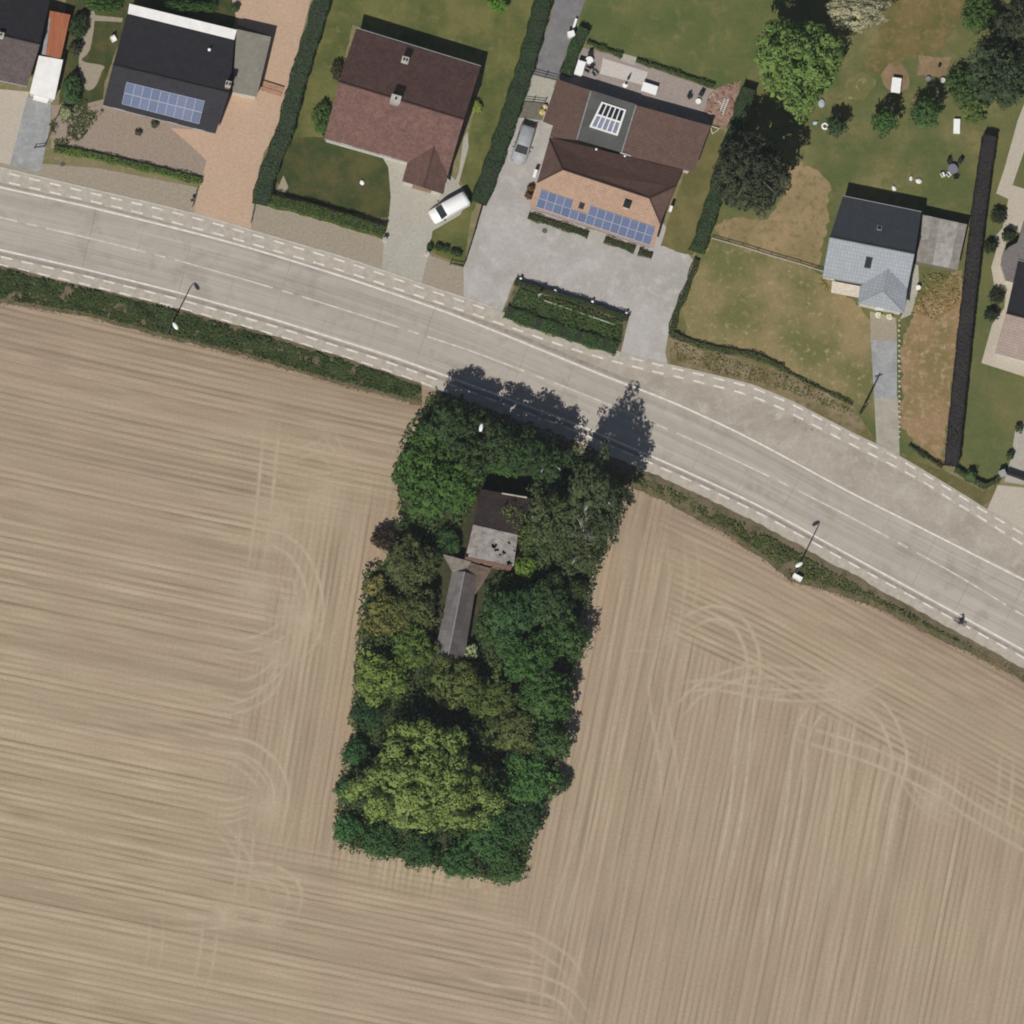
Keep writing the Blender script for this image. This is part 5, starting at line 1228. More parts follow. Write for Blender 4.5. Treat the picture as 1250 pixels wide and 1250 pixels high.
hedge('hedge', [(1166,574),(1184,586),(1202,595),(1216,588),(1222,581)], 0.6, 1.2, (0.046,0.062,0.028), 'curved green hedge closing the neat lawn towards the road', seed=22)
hedge('hedge', [(1110,544),(1130,558),(1150,570)], 0.3, 0.7, (0.030,0.036,0.020), 'thin dark hedge running to the foot of the purple hedge', seed=23)

cover('weeds', [perp(yPi, x, 4) for x in range(950,1060,10)]+[perp(yPi, x, 10) for x in range(1058,948,-10)], 14, 0.02, 0.09, .18, (0.085,0.075,0.042), 52, 5, 1.1, 'stuff', 'weeds along the cracked edge of the layby', 'weeds', .4)
# ------------------------------------------------------------------ street furniture, vehicles, people, garden things
LAMPW = plain('lamp_housing', (0.78, 0.79, 0.76), 0.4, 0.4, 0.03)
POLEG = plain('dark_green_pole', (0.05, 0.06, 0.055), 0.5, 0.4)
def street_lamp(base, head, label, h=10.2):
    p = W(*base, 0); q = W(*head, h); d = q-p; d.z = 0; L = d.length; d = d.normalized() if L > .05 else Vector((0.4, 0.9, 0)).normalized()
    root = empty('street_lamp', p, label, 'street lamp', 'street lamps along the road')
    MB().tube([p, p+Vector((0, 0, 1.2)), p+Vector((0, 0, h-1.2)), p+Vector((0, 0, h-.35))+d*min(L, 1)*.25, q-d*0.1+Vector((0, 0, -.02))], [0.13, 0.11, 0.07, 0.06, 0.045], 10).build('pole', POLEG, root, True)
    MB().box((p.x, p.y, 0.75), (0.2, 0.16, 0.5), 0.3).build('access_hatch', GREYM, root)
    rz = math.atan2(d.y, d.x)
    hd = MB(); m_ = Matrix.Translation(q) @ Matrix.Rotation(rz, 4, 'Z')
    prof = [(-0.15, .09), (0.05, .19), (0.35, .25), (0.68, .21), (0.86, .09)]
    rings = []
    for x, r in prof:
        rings.append([hd.bm.verts.new(m_ @ Vector((x, r*math.cos(a), 0.5*r*math.sin(a)+.02))) for a in [2*math.pi*k/12 for k in range(12)]])
    for r0, r1 in zip(rings, rings[1:]):
        for k in range(12): hd.bm.faces.new((r0[k], r0[(k+1) % 12], r1[(k+1) % 12], r1[k]))
    hd.bm.faces.new(rings[0]); hd.bm.faces.new(rings[-1])
    h_ = hd.build('lamp_head', LAMPW, root, True)
    c = q+d*0.4; MB().box((c.x, c.y, c.z-.11), (0.6, 0.28, 0.05), rz).build('lens', PBL, h_)
street_lamp((203.5,408.5), (212,395), 'street lamp standing in the dark verge west of the wood')
street_lamp((580,530), (588,518.5), 'street lamp whose white head stands out of the wood')
street_lamp((970.5,700), (978.5,687.5), 'street lamp beside the white cabinet on the field edge')
# cabinet beside the lamp
p = W(972.5,706,0); root = empty('utility_cabinet', p, 'white topped utility cabinet on the field edge beside street lamp', 'cabinet', rz=-0.5)
MB().box((0,0,.06), (1.25,0.55,.12)).build('plinth', CONC, root, world=False)
MB().box((0,0,.62), (1.1,0.42,1.0)).build('body', plain('cabinet_grey', (0.55,0.56,0.54), 0.5), root, world=False, bevel=.015)
MB().box((0,0,1.16), (1.18,0.5,0.08)).build('lid', WHITE, root, world=False, bevel=.01)
for s in (-1,1):
    o = MB().box((s*.27,-.22,.62), (.5,.02,.88)).build('door', WHITE, root, world=False)
    MB().box((s*.08,-.24,.62), (.03,.03,.14)).build('handle', DARK, o, world=False)
# dark pole by the slate house drive
p = W(1050.5,504,0); root = empty('utility_pole', p, 'dark wooden pole beside the grey drive of the slate house', 'pole')
MB().tube([p, p+Vector((0,0,4)), p+Vector((0.02,0.03,7.6))], [0.15,.13,.09], 10).build('pole', plain('tarred_wood', (0.035,0.03,0.025), 0.9), root, True)
q = p+Vector((0,0,7.2)); MB().box(tuple(q), (1.0,.1,.12), 0.3).build('crossarm', WOODP, root)
for s in (-.4,.4): MB().lathe((q.x+s*math.cos(.3), q.y+s*math.sin(.3), q.z+.06), [(.05,0),(.06,.05),(.03,.16)], 8).build('insulator', DARK, root)
# pale signpost on island verge
p = W(656.5,364,0); root = empty('sign_post', p, 'pale slim post with small panel on the island verge', 'sign')
MB().tube([p, p+Vector((0,0,3.0))], .05, 8).build('post', plain('pale_green_paint', (0.55,0.62,0.45), 0.5), root, True)
MB().box((p.x,p.y,2.75), (.5,.06,.6), 0.3).build('panel', plain('panel_green', (0.5,0.58,0.42), 0.5), root)
for k, (x, y) in enumerate(((635,341.5),(677,356),(722.5,369.5),(764,383.5))):
    p = W(x, y, 0); root = empty('garden_light', p, ['westernmost white garden light on the island verge edge','second white garden light from the yard entrance on the island verge','third white garden light along the island verge','garden light nearest the eastern yard entrance'][k], 'garden light', 'garden lights along the island verge')
    MB().tube([p, p+Vector((0,0,.7))], .04, 8).build('post', DARK, root, True); MB().ball((p.x,p.y,.85), .19, 2).build('globe', WHITE, root, True)
o = None
mb = MB()
for a_, b_ in (((664,367.5),(706,382)),((706,382),(750,397))):
    A, B = W(*a_, 0), W(*b_, 0); mb.tube([A+Vector((0,0,.5)), B+Vector((0,0,.5))], .07, 6)
rr = W(664,367.5,0); root = empty('rail', rr, 'pale low rail along the middle of the island verge', 'rail')
mb.build('top_rail', plain('pale_wood', (0.40,0.42,0.30), 0.8), root)
for t_ in (0, .25, .5, .75, 1):
    A = W(664+86*t_, 367.5+29.5*t_, 0); MB().box((A.x,A.y,.25), (.08,.08,.5), .3).build('post', WOODP, root)
# manhole
p = W(665,281.5,.034); root = empty('manhole', p, 'round dark manhole cover in the gravel yard', 'manhole cover')
MB().lathe((p.x,p.y,.03), [(.42,0),(.42,.012)], 20).build('frame', CONC, root); MB().lathe((p.x,p.y,.036), [(.34,0),(.34,.014)], 20).build('cover', plain('cast_iron', (0.10,0.10,0.09), .7), root)

# vehicles
def loft(mb, secs):
    """secs: (x, half width low, half width high, z low, z high)"""
    R_ = []
    for x, w0, w1, z0, z1 in secs:
        R_.append([mb.bm.verts.new(v) for v in ((x,-w0,z0),(x,w0,z0),(x,w0*1.0,z0+(z1-z0)*.55),(x,w1,z1),(x,-w1,z1),(x,-w0*1.0,z0+(z1-z0)*.55))])
    for a, b_ in zip(R_, R_[1:]):
        for k in range(6): mb.bm.faces.new((a[k], a[(k+1) % 6], b_[(k+1) % 6], b_[k]))
    mb.bm.faces.new(list(reversed(R_[0]))); mb.bm.faces.new(R_[-1])
    return mb
def vehicle(name, cx, cy, ang, label, cat, L, Wd, H_, paint, van=True):
    p = W(cx, cy, H_*.6); p.z = 0.05
    root = empty(name, p, label, cat, rz=ang); w2 = Wd/2
    if van: # front at +x
        body = [(-L/2, w2*.94, w2*.90, .35, 1.0), (-L/2+.12, w2, w2*.96, .25, 1.05), (0, w2, w2*.97, .25, 1.05), (L/2-1.3, w2, w2*.96, .25, 1.05), (L/2-.45, w2*.97, w2*.90, .25, .95), (L/2-.1, w2*.88, w2*.78, .3, .78), (L/2, w2*.72, w2*.66, .38, .62)]
        cab = [(-L/2+.06, w2*.92, w2*.86, 1.0, H_*.97), (-L/2+.5, w2*.95, w2*.86, 1.0, H_), (L/2-2.1, w2*.95, w2*.84, 1.0, H_), (L/2-1.75, w2*.94, w2*.80, 1.0, H_*.97), (L/2-.95, w2*.88, w2*.84, .95, 1.04)]
        ws = [(L/2-1.72, .80*w2, H_*.965), (L/2-.98, .84*w2, 1.06)]
    else:
        body = [(-L/2, w2*.85, w2*.78, .35, .85), (-L/2+.15, w2*.97, w2*.9, .25, .95), (0, w2, w2*.95, .22, .95), (L/2-1.2, w2, w2*.93, .22, .95), (L/2-.3, w2*.95, w2*.84, .25, .78), (L/2, w2*.75, w2*.66, .35, .6)]
        cab = [(-L/2+.1, w2*.85, w2*.76, .9, 1.05), (-L/2+.55, w2*.88, w2*.72, .92, H_*.98), (-.2, w2*.92, w2*.74, .92, H_), (.35, w2*.92, w2*.73, .92, H_*.98), (L/2-1.15, w2*.88, w2*.82, .9, .97)]
        ws = [(.40, .72*w2, H_*.965), (L/2-1.2, .80*w2, 1.0)]
    loft(MB(), body).build('body', paint, root, True, .04, 2, world=False)
    loft(MB(), cab).build('roof', paint, root, True, .03, 2, world=False)
    (x0, y0, z0), (x1, y1, z1) = ws
    sl_ = Vector((x1-x0, 0, z1-z0)).normalized(); nn = Vector((-sl_.z, 0, sl_.x)); 
    P_ = [Vector((x0, -y0, z0)), Vector((x1, -y1, z1)), Vector((x1, y1, z1)), Vector((x0, y0, z0))]
    P_ = [q_+nn*.03 for q_ in P_]
    MB().slab(P_, .025).build('windscreen', GLASS, root, world=False)
    for s in (-1, 1):
        yy = s*(w2*.955); z0_, z1_ = (1.12, H_*.86) if van else (1.0, H_*.9)
        mb = MB(); n_ = 2
        for k in range(n_):
            xa = L/2-1.75-k*1.05 if van else .75-k*1.05; xb = xa-.95
            mb.slab([(xa, yy, z0_), (xb, yy, z0_), (xb, s*w2*.885, z1_), (xa-.25*(k == 0), s*w2*.885, z1_)], .03)
        mb.build('side_window', GLASS, root, world=False)
        MB().box((L/2-1.25 if van else .8, s*(w2+.1), 1.1), (.14, .22, .16)).build('mirror', DARK, root, world=False, bevel=.02)
        MB().box((L/2-.16, s*w2*.66, .66), (.16, .3, .16)).build('headlight', PBL, root, world=False, bevel=.03)
        MB().box((-L/2+.03, s*w2*.8, .95), (.08, .16, .4)).build('tail_light', plain('red_lens', (0.35,.02,.02), .3), root, world=False)
        for x in (L/2-.85, -L/2+.85):
            wh = MB().torus((x, s*(w2-.12), .32), (0, 1, 0), .23, .10).build('tyre', DARK, root, True, world=False)
            mb = MB(); mb.tube([(x, s*(w2-.2), .32), (x, s*(w2-.03), .32)], .17, 14).build('rim', GREYM, wh, world=False)
    MB().slab([(-L/2-.0, -w2*.75, 1.15 if van else 1.0), (-L/2-.0, w2*.75, 1.15 if van else 1.0), (-L/2+(.06 if van else .4), w2*.7, H_*.88), (-L/2+(.06 if van else .4), -w2*.7, H_*.88)], .03).build('rear_window', GLASS, root, world=False)
    MB().box((L/2-.02, 0, .45), (.06, .5, .11)).build('number_plate', WHITE, root, world=False)
    return root
vehicle('van', 548.5, 253.5, math.radians(210), 'white van parked on the concrete drive of red roofed house', 'van', 5.0, 1.95, 1.95, plain('white_car_paint', (0.82,0.82,0.81), .3, .5, .01))
vehicle('car', 639, 175, math.radians(253), 'dusty grey estate car parked on the side drive by the hedge', 'car', 5.0, 1.95, 1.5, plain('dusty_grey_paint', (0.34,0.35,0.36), .55, .4, .12, 1.2), False)

# cyclist
p = W(1172, 760, .8); p.z = .064
ang = math.atan2(-(yS(1160)-yS(1188)), -28.0)
bk = empty('bicycle', p, 'dark bicycle ridden along the roadside cycle path', 'bicycle', rz=ang)
for x in (-.53, .53):
    wh = MB().torus((x, 0, .34), (0, 1, 0), .32, .022, 28, 6).build('wheel', DARK, bk, True, world=False)
    mb = MB()
    for k in range(12):
        a_ = k*math.pi/6; mb.tube([(x, 0, .34), (x+.31*math.cos(a_), 0, .34+.31*math.sin(a_))], .004, 4)
    mb.build('spokes', GREYM, wh, world=False)
FRM = plain('frame_paint', (0.05,0.06,0.09), .4)
mb = MB()
for a_, b_ in (((-.53,0,.34),(-.12,0,.30)),((-.12,0,.30),(-.22,0,.85)),((-.12,0,.30),(.36,0,.78)),((-.2,0,.78),(.35,0,.86)),((-.53,0,.34),(-.2,0,.75)),((.53,0,.34),(.34,0,.98))): mb.tube([a_, b_], .02, 6)
mb.build('frame', FRM, bk, True, world=False)
MB().tube([(.26,.28,1.02),(.38,.16,1.04),(.36,0,1.0),(.38,-.16,1.04),(.26,-.28,1.02)], .016, 6).build('handlebar', GREYM, bk, True, world=False)
MB().box((-.24,0,.91), (.26,.15,.07), 0, 0, .7).build('saddle', DARK, bk, world=False, bevel=.02)
mb = MB(); mb.tube([(-.12,-.16,.22),(-.12,.16,.38)], .014, 6); mb.box((-.12,.2,.38), (.1,.09,.02)); mb.box((-.12,-.2,.22), (.1,.09,.02)); mb.build('pedals', DARK, bk, world=False)
MB().box((-.55,0,.72), (.42,.18,.03)).build('rear_rack', GREYM, bk, world=False)
def skin_body(name, verts, edges, radii, mat, parent):
    me = bpy.data.meshes.new(name); me.from_pydata(verts, edges, []); o = bpy.data.objects.new(name, me); COL.objects.link(o)
    o.modifiers.new('skin', 'SKIN'); 
    for i, r in enumerate(radii): me.skin_vertices[0].data[i].radius = (r, r)
    me.skin_vertices[0].data[0].use_root = True
    s = o.modifiers.new('sub', 'SUBSURF'); s.levels = s.render_levels = 2
    dg = bpy.context.evaluated_depsgraph_get(); ev = o.evaluated_get(dg); m2 = bpy.data.meshes.new_from_object(ev)
    bpy.data.objects.remove(o); m2.name = name; m2.materials.clear(); m2.shade_smooth()
    return link(name, m2, mat, parent, world=False)
pe = empty('person', p, 'cyclist in dark jacket and grey trousers riding on the cycle path', 'person', rz=ang)
CLOTH = plain('dark_jacket', (0.025,0.025,0.032), .9); TROU = plain('grey_trousers', (0.16,0.15,0.19), .9); SKINM = plain('skin', (0.45,0.27,0.19), .6); HAIR = plain('brown_hair', (0.05,0.032,0.02), .8)
V_ = [(-.24,0,.98),(-.16,0,1.18),(-.04,0,1.38),(.02,0,1.47),(.06,0,1.55),(.09,0,1.66),(.10,0,1.74),
      (-.2,.09,.96),(.16,.12,.80),(-.04,.14,.40),(-.10,.17,.36),(.08,.17,.36),
      (-.2,-.09,.96),(.12,-.12,.68),(-.14,-.14,.26),(-.18,-.17,.21),(.02,-.17,.21),
      (-.02,.18,1.40),(.14,.25,1.20),(.30,.26,1.06),(.38,.25,1.04),(-.02,-.18,1.40),(.14,-.25,1.20),(.30,-.26,1.06),(.38,-.25,1.04)]
E_ = [(0,1),(1,2),(2,3),(3,4),(4,5),(5,6),(0,7),(7,8),(8,9),(9,10),(9,11),(0,12),(12,13),(13,14),(14,15),(14,16),(2,17),(17,18),(18,19),(19,20),(2,21),(21,22),(22,23),(23,24)]
Rr_ = [.14,.135,.15,.07,.055,.09,.075,.10,.075,.05,.035,.03,.10,.075,.05,.035,.03,.075,.05,.04,.032,.075,.05,.04,.032]
bd = skin_body('body', V_, E_, Rr_, SKINM, pe)
jv = [0,1,2,3,17,18,19,21,22,23]; rm = {v: i for i, v in enumerate(jv)}
skin_body('jacket', [V_[v] for v in jv], [(rm[a_], rm[b_]) for a_, b_ in E_ if a_ in rm and b_ in rm], [Rr_[v]+.022 if v != 3 else .08 for v in jv], CLOTH, bd)
tv = [0,7,8,9,12,13,14]; rm = {v: i for i, v in enumerate(tv)}
skin_body('trousers', [V_[v] for v in tv], [(rm[a_], rm[b_]) for a_, b_ in E_ if a_ in rm and b_ in rm], [Rr_[v]+.016 for v in tv], TROU, bd)
MB().ball((.07,0,1.735), .105, 2, (1.0,.9,.85)).build('hair', HAIR, bd, True, world=False)

# fences, gates
def fence(name, pts, h, label, mat, cat='fence', step=2.0, rails=(0.35, .9), board=False, pw=.09):
    P = [W(x, y, 0) for x, y in pts]; root = empty(name, P[0], label, cat)
    for i, (a_, b_) in enumerate(zip(P, P[1:])):
        L = (b_-a_).length; n = max(1, round(L/step)); d = (b_-a_)/L; rz = math.atan2(d.y, d.x)
        for k in range(n+(i == len(P)-2)):
            q = a_+d*L*k/n; MB().box((q.x, q.y, h/2+.02), (pw, pw, h+.04), rz).build('post', mat, root)
        c = (a_+b_)/2
        if board: MB().box((c.x, c.y, h*.5), (L-pw, .04, h-.1), rz).build('board_panel', mat, root)
        else:
            for z in rails: MB().box((c.x, c.y, h*z), (L, .04, .1), rz).build('rail', mat, root)
    return root
BLK = plain('black_fence', (0.015,0.015,0.017), .7)
fence('fence', [(588,250),(578,286),(566,324)], 1.3, 'low black fence between clipped balls and gravel yard', BLK, board=True)
fence('gate', [(565,326),(549,323)], 1.1, 'black gate at the roadside end of black fence', BLK, 'gate', 1.6)
fence('fence', [(73,134),(62,160),(54.5,178)], 0.9, 'dark fence along the east side of grey drive', BLK, board=True)
fence('gate', [(54,179.5),(42,181)], 0.9, 'short dark gate across the grey drive', BLK, 'gate', 1.2)
fence('fence', [(869,292),(905,302),(940,313),(975,323),(1003,332)], 0.9, 'white rail fence between straw coloured grass and dry lawn', plain('white_rail', (0.42,0.41,0.37), .8), rails=(.45,.95), step=1.8)
fence('gate', [(650,91.5),(680,99)], 1.5, 'dark slatted gate across the asphalt lane', plain('gate_wood', (0.09,0.085,0.08), .8), 'gate', 1.5, (.2,.5,.8))
fence('gate', [(636,124),(664,127)], 1.4, 'dark green gate across the beige side drive', plain('gate_green', (0.07,0.075,0.05), .8), 'gate', 1.4, (.2,.5,.8))
fence('gate', [(1228,579),(1262,591)], 1.6, 'dark solid gate between grey pillar and beige drive', BLK, 'gate', 1.8, board=True)
p = W(1222,580,0); root = empty('gate_pillar', p, 'square grey gate pillar at the end of curved hedge', 'pillar', rz=.4)
MB().box((0,0,.75), (.7,.7,1.5)).build('shaft', CONC, root, world=False); MB().box((0,0,1.55), (.84,.84,.1)).build('cap', ZINC, root, world=False, bevel=.015)
fence('fence', [(240,233),(235,252)], 0.9, 'short dark fence at the west side of orange drive', BLK, step=1.0)
fence('fence', [(311,250),(306,272)], 0.9, 'short dark fence at the east side of orange drive', BLK, step=1.1)
p = W(469,294,0); root = empty('gate_post', p, 'white gatepost at the end of neat green hedge', 'post'); MB().box((p.x,p.y,.6), (.35,.35,1.2), .3, 0, .95).build('shaft', WHITE, root); MB().box((p.x,p.y,1.24), (.45,.45,.08), .3).build('cap', CONC, root)
p = W(521,311.5,0); root = empty('gate_post', p, 'white gatepost on the east side of concrete forecourt', 'post'); MB().box((p.x,p.y,.6), (.35,.35,1.2), .3, 0, .95).build('shaft', WHITE, root); MB().box((p.x,p.y,1.24), (.45,.45,.08), .3).build('cap', CONC, root)
p = W(696,44,0); root = empty('gate_post', p, 'white post on the asphalt lane by the big lawn corner', 'post'); MB().box((p.x,p.y,.7), (.7,.6,1.4), .3, 0, .95).build('shaft', WHITE, root); MB().box((p.x,p.y,1.44), (.85,.75,.1), .3).build('cap', WHITE, root)
A, B = W(698,40,0), W(703,24,0); mb = MB(); root = empty('garden_wall', A, 'thin pale wall along the asphalt lane beside big lawn', 'wall')
c = (A+B)/2; d = B-A; MB().box((c.x,c.y,.3), (d.length,.2,.6), math.atan2(d.y,d.x)).build('wall', CONC, root); MB().box((c.x,c.y,.63), (d.length+.05,.28,.06), math.atan2(d.y,d.x)).build('coping', WHITE, root)
fence('fence', [(714,0),(733,-55)], .5, 'low yellowish edging fence of the asphalt lane', plain('yellow_wood', (0.34,0.27,0.12), .8), board=True)

# furniture
def table(px, py, wd, ln, rz, h, label, mat, round_=False, group=None, name='table'):
    p = W(px, py, h); p.z = 0.03; root = empty(name, p, label, 'table', group, rz)
    if round_: MB().lathe((0,0,h-.05), [(wd/2,0),(wd/2,.05)], 20).build('table_top', mat, root, world=False)
    else: MB().box((0,0,h-.03), (wd,ln,.06)).build('table_top', mat, root, world=False, bevel=.015)
    for sx in (-1,1):
        for sy in (-1,1):
            k = .32 if round_ else .43
            MB().box((sx*wd*k, sy*(wd if round_ else ln)*k, (h-.06)/2), (.06,.06,h-.06)).build('leg', mat, root, world=False)
    return root
def chair(px, py, rz, label, mat, group=None, s=1.0, name='chair'):
    p = W(px, py, .5); p.z = .03; root = empty(name, p, label, 'chair', group, rz)
    MB().box((0,0,.44*s), (.52*s,.5*s,.05)).build('seat', mat, root, world=False, bevel=.015)
    MB().box((0,.25*s,.72*s), (.52*s,.05,.55*s), 0, -.15).build('backrest', mat, root, world=False, bevel=.015)
    for sx in (-1,1):
        MB().box((sx*.26*s,0,.62*s), (.05,.46*s,.04)).build('armrest', mat, root, world=False)
        for sy in (-1,1): MB().box((sx*.23*s,sy*.21*s,.21*s), (.045,.045,.42*s)).build('leg', mat, root, world=False)
    return root
GREYF = plain('grey_plastic', (0.22,0.21,0.21), .6)
RZ = -.3
p = W(708,83,1.2); p.z = .03; root = empty('storage_cabinet', p, 'white garden cabinet at the hedge end of the terrace', 'cabinet', rz=RZ)
MB().box((0,0,.65), (.9,1.7,1.3)).build('body', WHITE, root, world=False, bevel=.02); MB().box((0,0,1.33), (1.0,1.8,.07)).build('lid', WHITE, root, world=False, bevel=.015); MB().box((.46,.2,.65), (.02,.7,1.1)).build('door', ALU, root, world=False)
table(719.5,73.5,.95,.95,0,.75,'small round white table beside the white garden cabinet',WHITE,True)
chair(721,66,.2,'dark chair standing in for the shadow behind the small round white table',DARK)  # chair added where only the round table's shadow lies
chair(717,86,2.6,'grey armchair closest to the white garden cabinet',GREYF,'grey chairs on the terrace',1.2)
chair(726,90,2.2,'grey armchair on the corner of the light slabs',GREYF,'grey chairs on the terrace',1.2)
chair(723,81,1.0,'dark chair between round table and the grey armchairs',DARK)
table(793,108,1.9,1.15,RZ,1.0,'large white garden table at the edge of the house shadow on terrace',WHITE)
p = W(763,104,0); root = empty('parasol', p, 'closed dark parasol on white base on the light slabs', 'parasol')
MB().lathe((p.x,p.y,.03), [(.32,0),(.32,.1),(.08,.16)], 16).build('base', WHITE, root); MB().tube([(p.x,p.y,.1),(p.x,p.y,2.5)], .03, 8).build('pole', WHITE, root); MB().lathe((p.x,p.y,1.2), [(.12,0),(.17,.25),(.10,.95),(.03,1.3)], 12).build('canopy', DARK, root, True)
chair(842,118,.5,'dark folding chair on the pink terrace paving',DARK)
chair(856,115,-.6,'dark chair next to the white pot at the terrace end',DARK)
def pot(px, py, r, h, label, mat, plantc, name='plant_pot'):
    p = W(px, py, h); p.z = .03; root = empty(name, p, label, 'plant pot')
    MB().lathe((0,0,0), [(r*.75,0),(r,h*.9),(r*1.08,h*.92),(r*1.08,h),(r*.9,h)], 16).build('pot', mat, root, world=False)
    if plantc:
        rs_ = np.random.RandomState(int(px)); d_ = unit(rs_.randn(60,3)); d_[:,2] = np.abs(d_[:,2])
        V, SN = cards(d_*r*.9+np.array([0,0,h]), d_, np.full(60,.16), rs_); o = link('plant', card_mesh('plant', V, SN), None, root, world=False); o.color = (*plantc,1)
    else: MB().lathe((0,0,h-.03), [(r*.9,0),(r*.9,.02)], 16).build('soil', plain('pot_soil', (.06,.045,.03), .95), root, world=False)
    return root
pot(852.5,123.5,.32,.45,'white plant pot at the east end of the terrace',WHITE,None)
pot(662,136.5,.36,.6,'larger yellow topped pot at the brown rear wing corner',plain('cream_pot',(.62,.55,.32),.6),(.35,.30,.08))
pot(665.5,130,.28,.5,'smaller pale pot at the brown rear wing corner',plain('cream_pot2',(.62,.52,.42),.6),(.40,.34,.28))
for k,(x,y) in enumerate(((647.5,230),(645,239))): shrub('plant',x,y,4,.7,(.09,.05,.03),('reddish plant against the west wall nearest the heat pump','reddish plant against the west wall at the front eave')[k],'plant')
# ladder on the rubble
A, B = W(887,121,.25), W(880,139,.25); d = (B-A).normalized(); s_ = Vector((-d.y,d.x,0)); root = empty('ladder', (A+B)/2, 'white ladder lying on the brick rubble', 'ladder')
for k in (-1,1): MB().tube([A+s_*.22*k, B+s_*.22*k], .035, 6).build('rail', WHITE, root)
for i in range(8): q = A.lerp(B,(i+.5)/8); MB().tube([q-s_*.22, q+s_*.22], .028, 6).build('rung', WHITE, root)
for i in range(26):
    x, y = rnd.uniform(862,900), rnd.uniform(104,146)
    if not inpoly(np.array([x]), np.array([y]), [(866,112),(903,100),(896,140),(890,154),(872,150),(860,138)])[0]: continue
    z = rnd.uniform(.1,.3); p = W(x,y,.03); o = MB().box((0,0,z/2), (rnd.uniform(.3,.8),rnd.uniform(.15,.4),z), 0, 0, .8).build('rubble_block', rnd.choice([BRICK,CONC,BRICK,plain('clay_rubble',(.3,.18,.14),.9)]), None)
    o.location = p; o.rotation_euler[2] = rnd.uniform(0,3); tag(o,'loose block on the brick rubble heap behind the terrace','rubble block','rubble blocks on the heap')
mb = MB(); c = W(873,157,.05)
P_ = [W(x,y,.35) for x,y in ((867,153),(878,157),(870,163))]
root = empty('pale_frame', c, 'pale triangular wooden frame leaning at the rear wing corner', 'frame')
for a_, b_ in zip(P_, P_[1:]+P_[:1]): MB().tube([a_-Vector((0,0,.2)), b_], .06, 6).build('bar', plain('cream_wood',(.6,.58,.45),.7), root)
# garden things on the big lawn
table(1094,104,1.15,1.9,-.12,.9,'large white garden table between fruit tree and round bare patch',WHITE)
MB_ = None
p = W(1168,154,.6); p.z=.03; root = empty('garden_box', p, 'narrow white garden box standing on the lawn', 'box', rz=-.03)
MB().box((0,0,.28), (.72,1.75,.56)).build('body', WHITE, root, world=False, bevel=.02); MB().box((0,0,.6), (.8,1.83,.06)).build('lid', WHITE, root, world=False, bevel=.015); MB().box((0,-.9,.35), (.2,.03,.05)).build('handle', GREYM, root, world=False)
table(1163,206,1.25,1.25,.2,.75,'bluish grey round garden table on the lawn',plain('slate_plastic',(.17,.17,.215),.6),True)
for k,(x,y,rz,lab) in enumerate(((1159,197,.4,'dark chair on the upper left of the bluish table'),(1172,197,-.7,'dark chair on the upper right of the bluish table'),(1158,213,2.4,'white chair at the lower left of the bluish table'),(1151,213.5,2.0,'white chair farthest left of the bluish table'),(1167,216,3.4,'dark chair below the bluish table'))):
    chair(x,y,rz,lab,WHITE if 'white' in lab else DARK,'chairs round the bluish garden table')
p = W(1007,154,.1); p.z=.03; o = MB().torus((0,0,.12), (0,0,1), .34, .12, 24, 10).build('tyre', WHITE, None, True); o.location = p; tag(o,'white painted tyre lying beside the small dark round tree','tyre')
def bag(px,py,r,label,sc=(1,.8,.5),mat=None,name='sack',cat='sack',group=None):
    p = W(px,py,.2); p.z=.03; root = empty(name,p,label,cat,group,rnd.uniform(0,3))
    MB().ball((0,0,r*sc[2]*.8), r, 3, sc, .06).build('bag', mat or plain('white_fabric',(.72,.72,.68),.8), root, True, world=False); MB().lathe((r*sc[0]*.75,0,r*.4), [(.09,0),(.05,.12),(.10,.22)], 8).build('neck', mat or WHITE, root, True, world=False)
bag(1121.5,221,.42,'larger of two white sacks on the lawn behind the slate house'); bag(1112,218,.28,'smaller of two white sacks on the lawn behind the slate house'); bag(1091.5,230,.34,'white sack at the edge of the slate house shadow')
bag(995,150,.3,'pale blue sack under the willow edge',mat=plain('pale_blue',(.42,.52,.56),.8)); bag(1003,126,.45,'crumpled pale blue sheet caught in the willow edge',(1.2,.9,.4),plain('pale_blue2',(.36,.44,.46),.8),'plastic_sheet','plastic sheet')
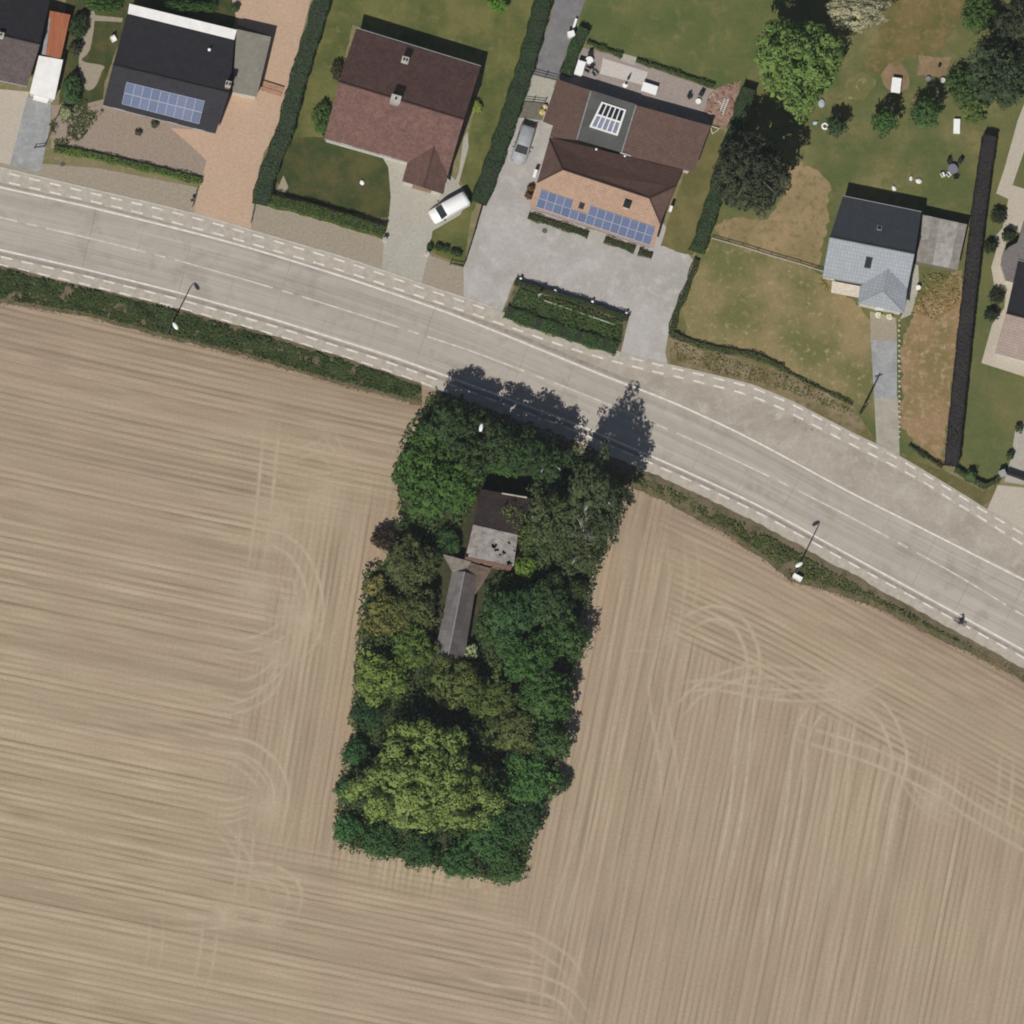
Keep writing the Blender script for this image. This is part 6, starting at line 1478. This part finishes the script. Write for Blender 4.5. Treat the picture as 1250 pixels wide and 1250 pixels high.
pot(1133,96,.3,.4,'grey bucket left of the pair on the bare soil patch',GREYF,None,'bucket'); pot(1151,98,.32,.5,'pale bucket on the right of the bare soil patch',plain('pale_plastic',(.55,.53,.5),.6),None,'bucket'); pot(1147,80,.2,.5,'dark narrow bucket at the top of bare soil patch',DARK,None,'bucket')
p = W(1102,118,.2); 
bag(442,223,.32,'white stone ornament on the dark front lawn',(1,.9,.7),WHITE,'ornament','ornament')
chair(138.5,48,.5,'white garden chair beside the bungalow roof',WHITE,None,1.2)
pot(1121,351,.28,.9,'white tall pot on the path east of slate house',WHITE,None)
for k,x in enumerate((1072.5,1086)): pot(x,384.5+2*k,.36,.5,('left white flower pot at the slate house front door','right white flower pot at the slate house front door')[k],WHITE,(.3,.28,.16))
# edging stones along the grey drive
for k in range(24):
    t_ = k/23; x = 1097.5+1.5*math.sin(k*2.1)*.3+t_*0.5; y = 391+t_*142; p = W(x,y,.03)
    if k == 0:
        st = MB().ball((0,0,.1), .19, 2, (1,.85,.7), .08).build('edging_stone', plain('pale_stone',(.46,.43,.33),.9), None, True); o = st
    else: o = st.copy(); COL.objects.link(o)
    o.location = p; o.rotation_euler = (0,0,k*1.3); s = .75+.4*((k*37) % 11)/11; o.scale = (s,s,s)
    tag(o,'pale stone in the row edging the grey drive of slate house','stone','edging stones along the grey drive')
# pavement odds
p = W(76.5,200.5,.03); o = MB().lathe((0,0,0), [(.3,0),(.3,.015)], 16).build('drain_cover', plain('cast_iron2',(.09,.08,.07),.8), None); o.location = p; tag(o,'dark round drain cover in the brown pavement','drain cover')
p = W(234,246,0); root = empty('letter_box', p, 'dark letter box on a post beside the orange drive', 'letter box')
MB().tube([p,p+Vector((0,0,1))], .04, 8).build('post', DARK, root); MB().box((p.x,p.y,1.12), (.35,.28,.3), .3).build('box', DARK, root)

A, B = W(318,104,.05), W(345,112.5,.05); d = B-A; root = empty('steps', (A+B)/2, 'brick steps crossing the orange drive beside the felt roofed annexe', 'steps', rz=math.atan2(d.y, d.x))
for k in range(2): MB().box((0, (.35-.7*k)*-1, .08+.09*k), (d.length, .5, .16+.18*k)).build('step', plain('brick_step_%d' % k, (.36,.21,.135), .9), root, world=False)
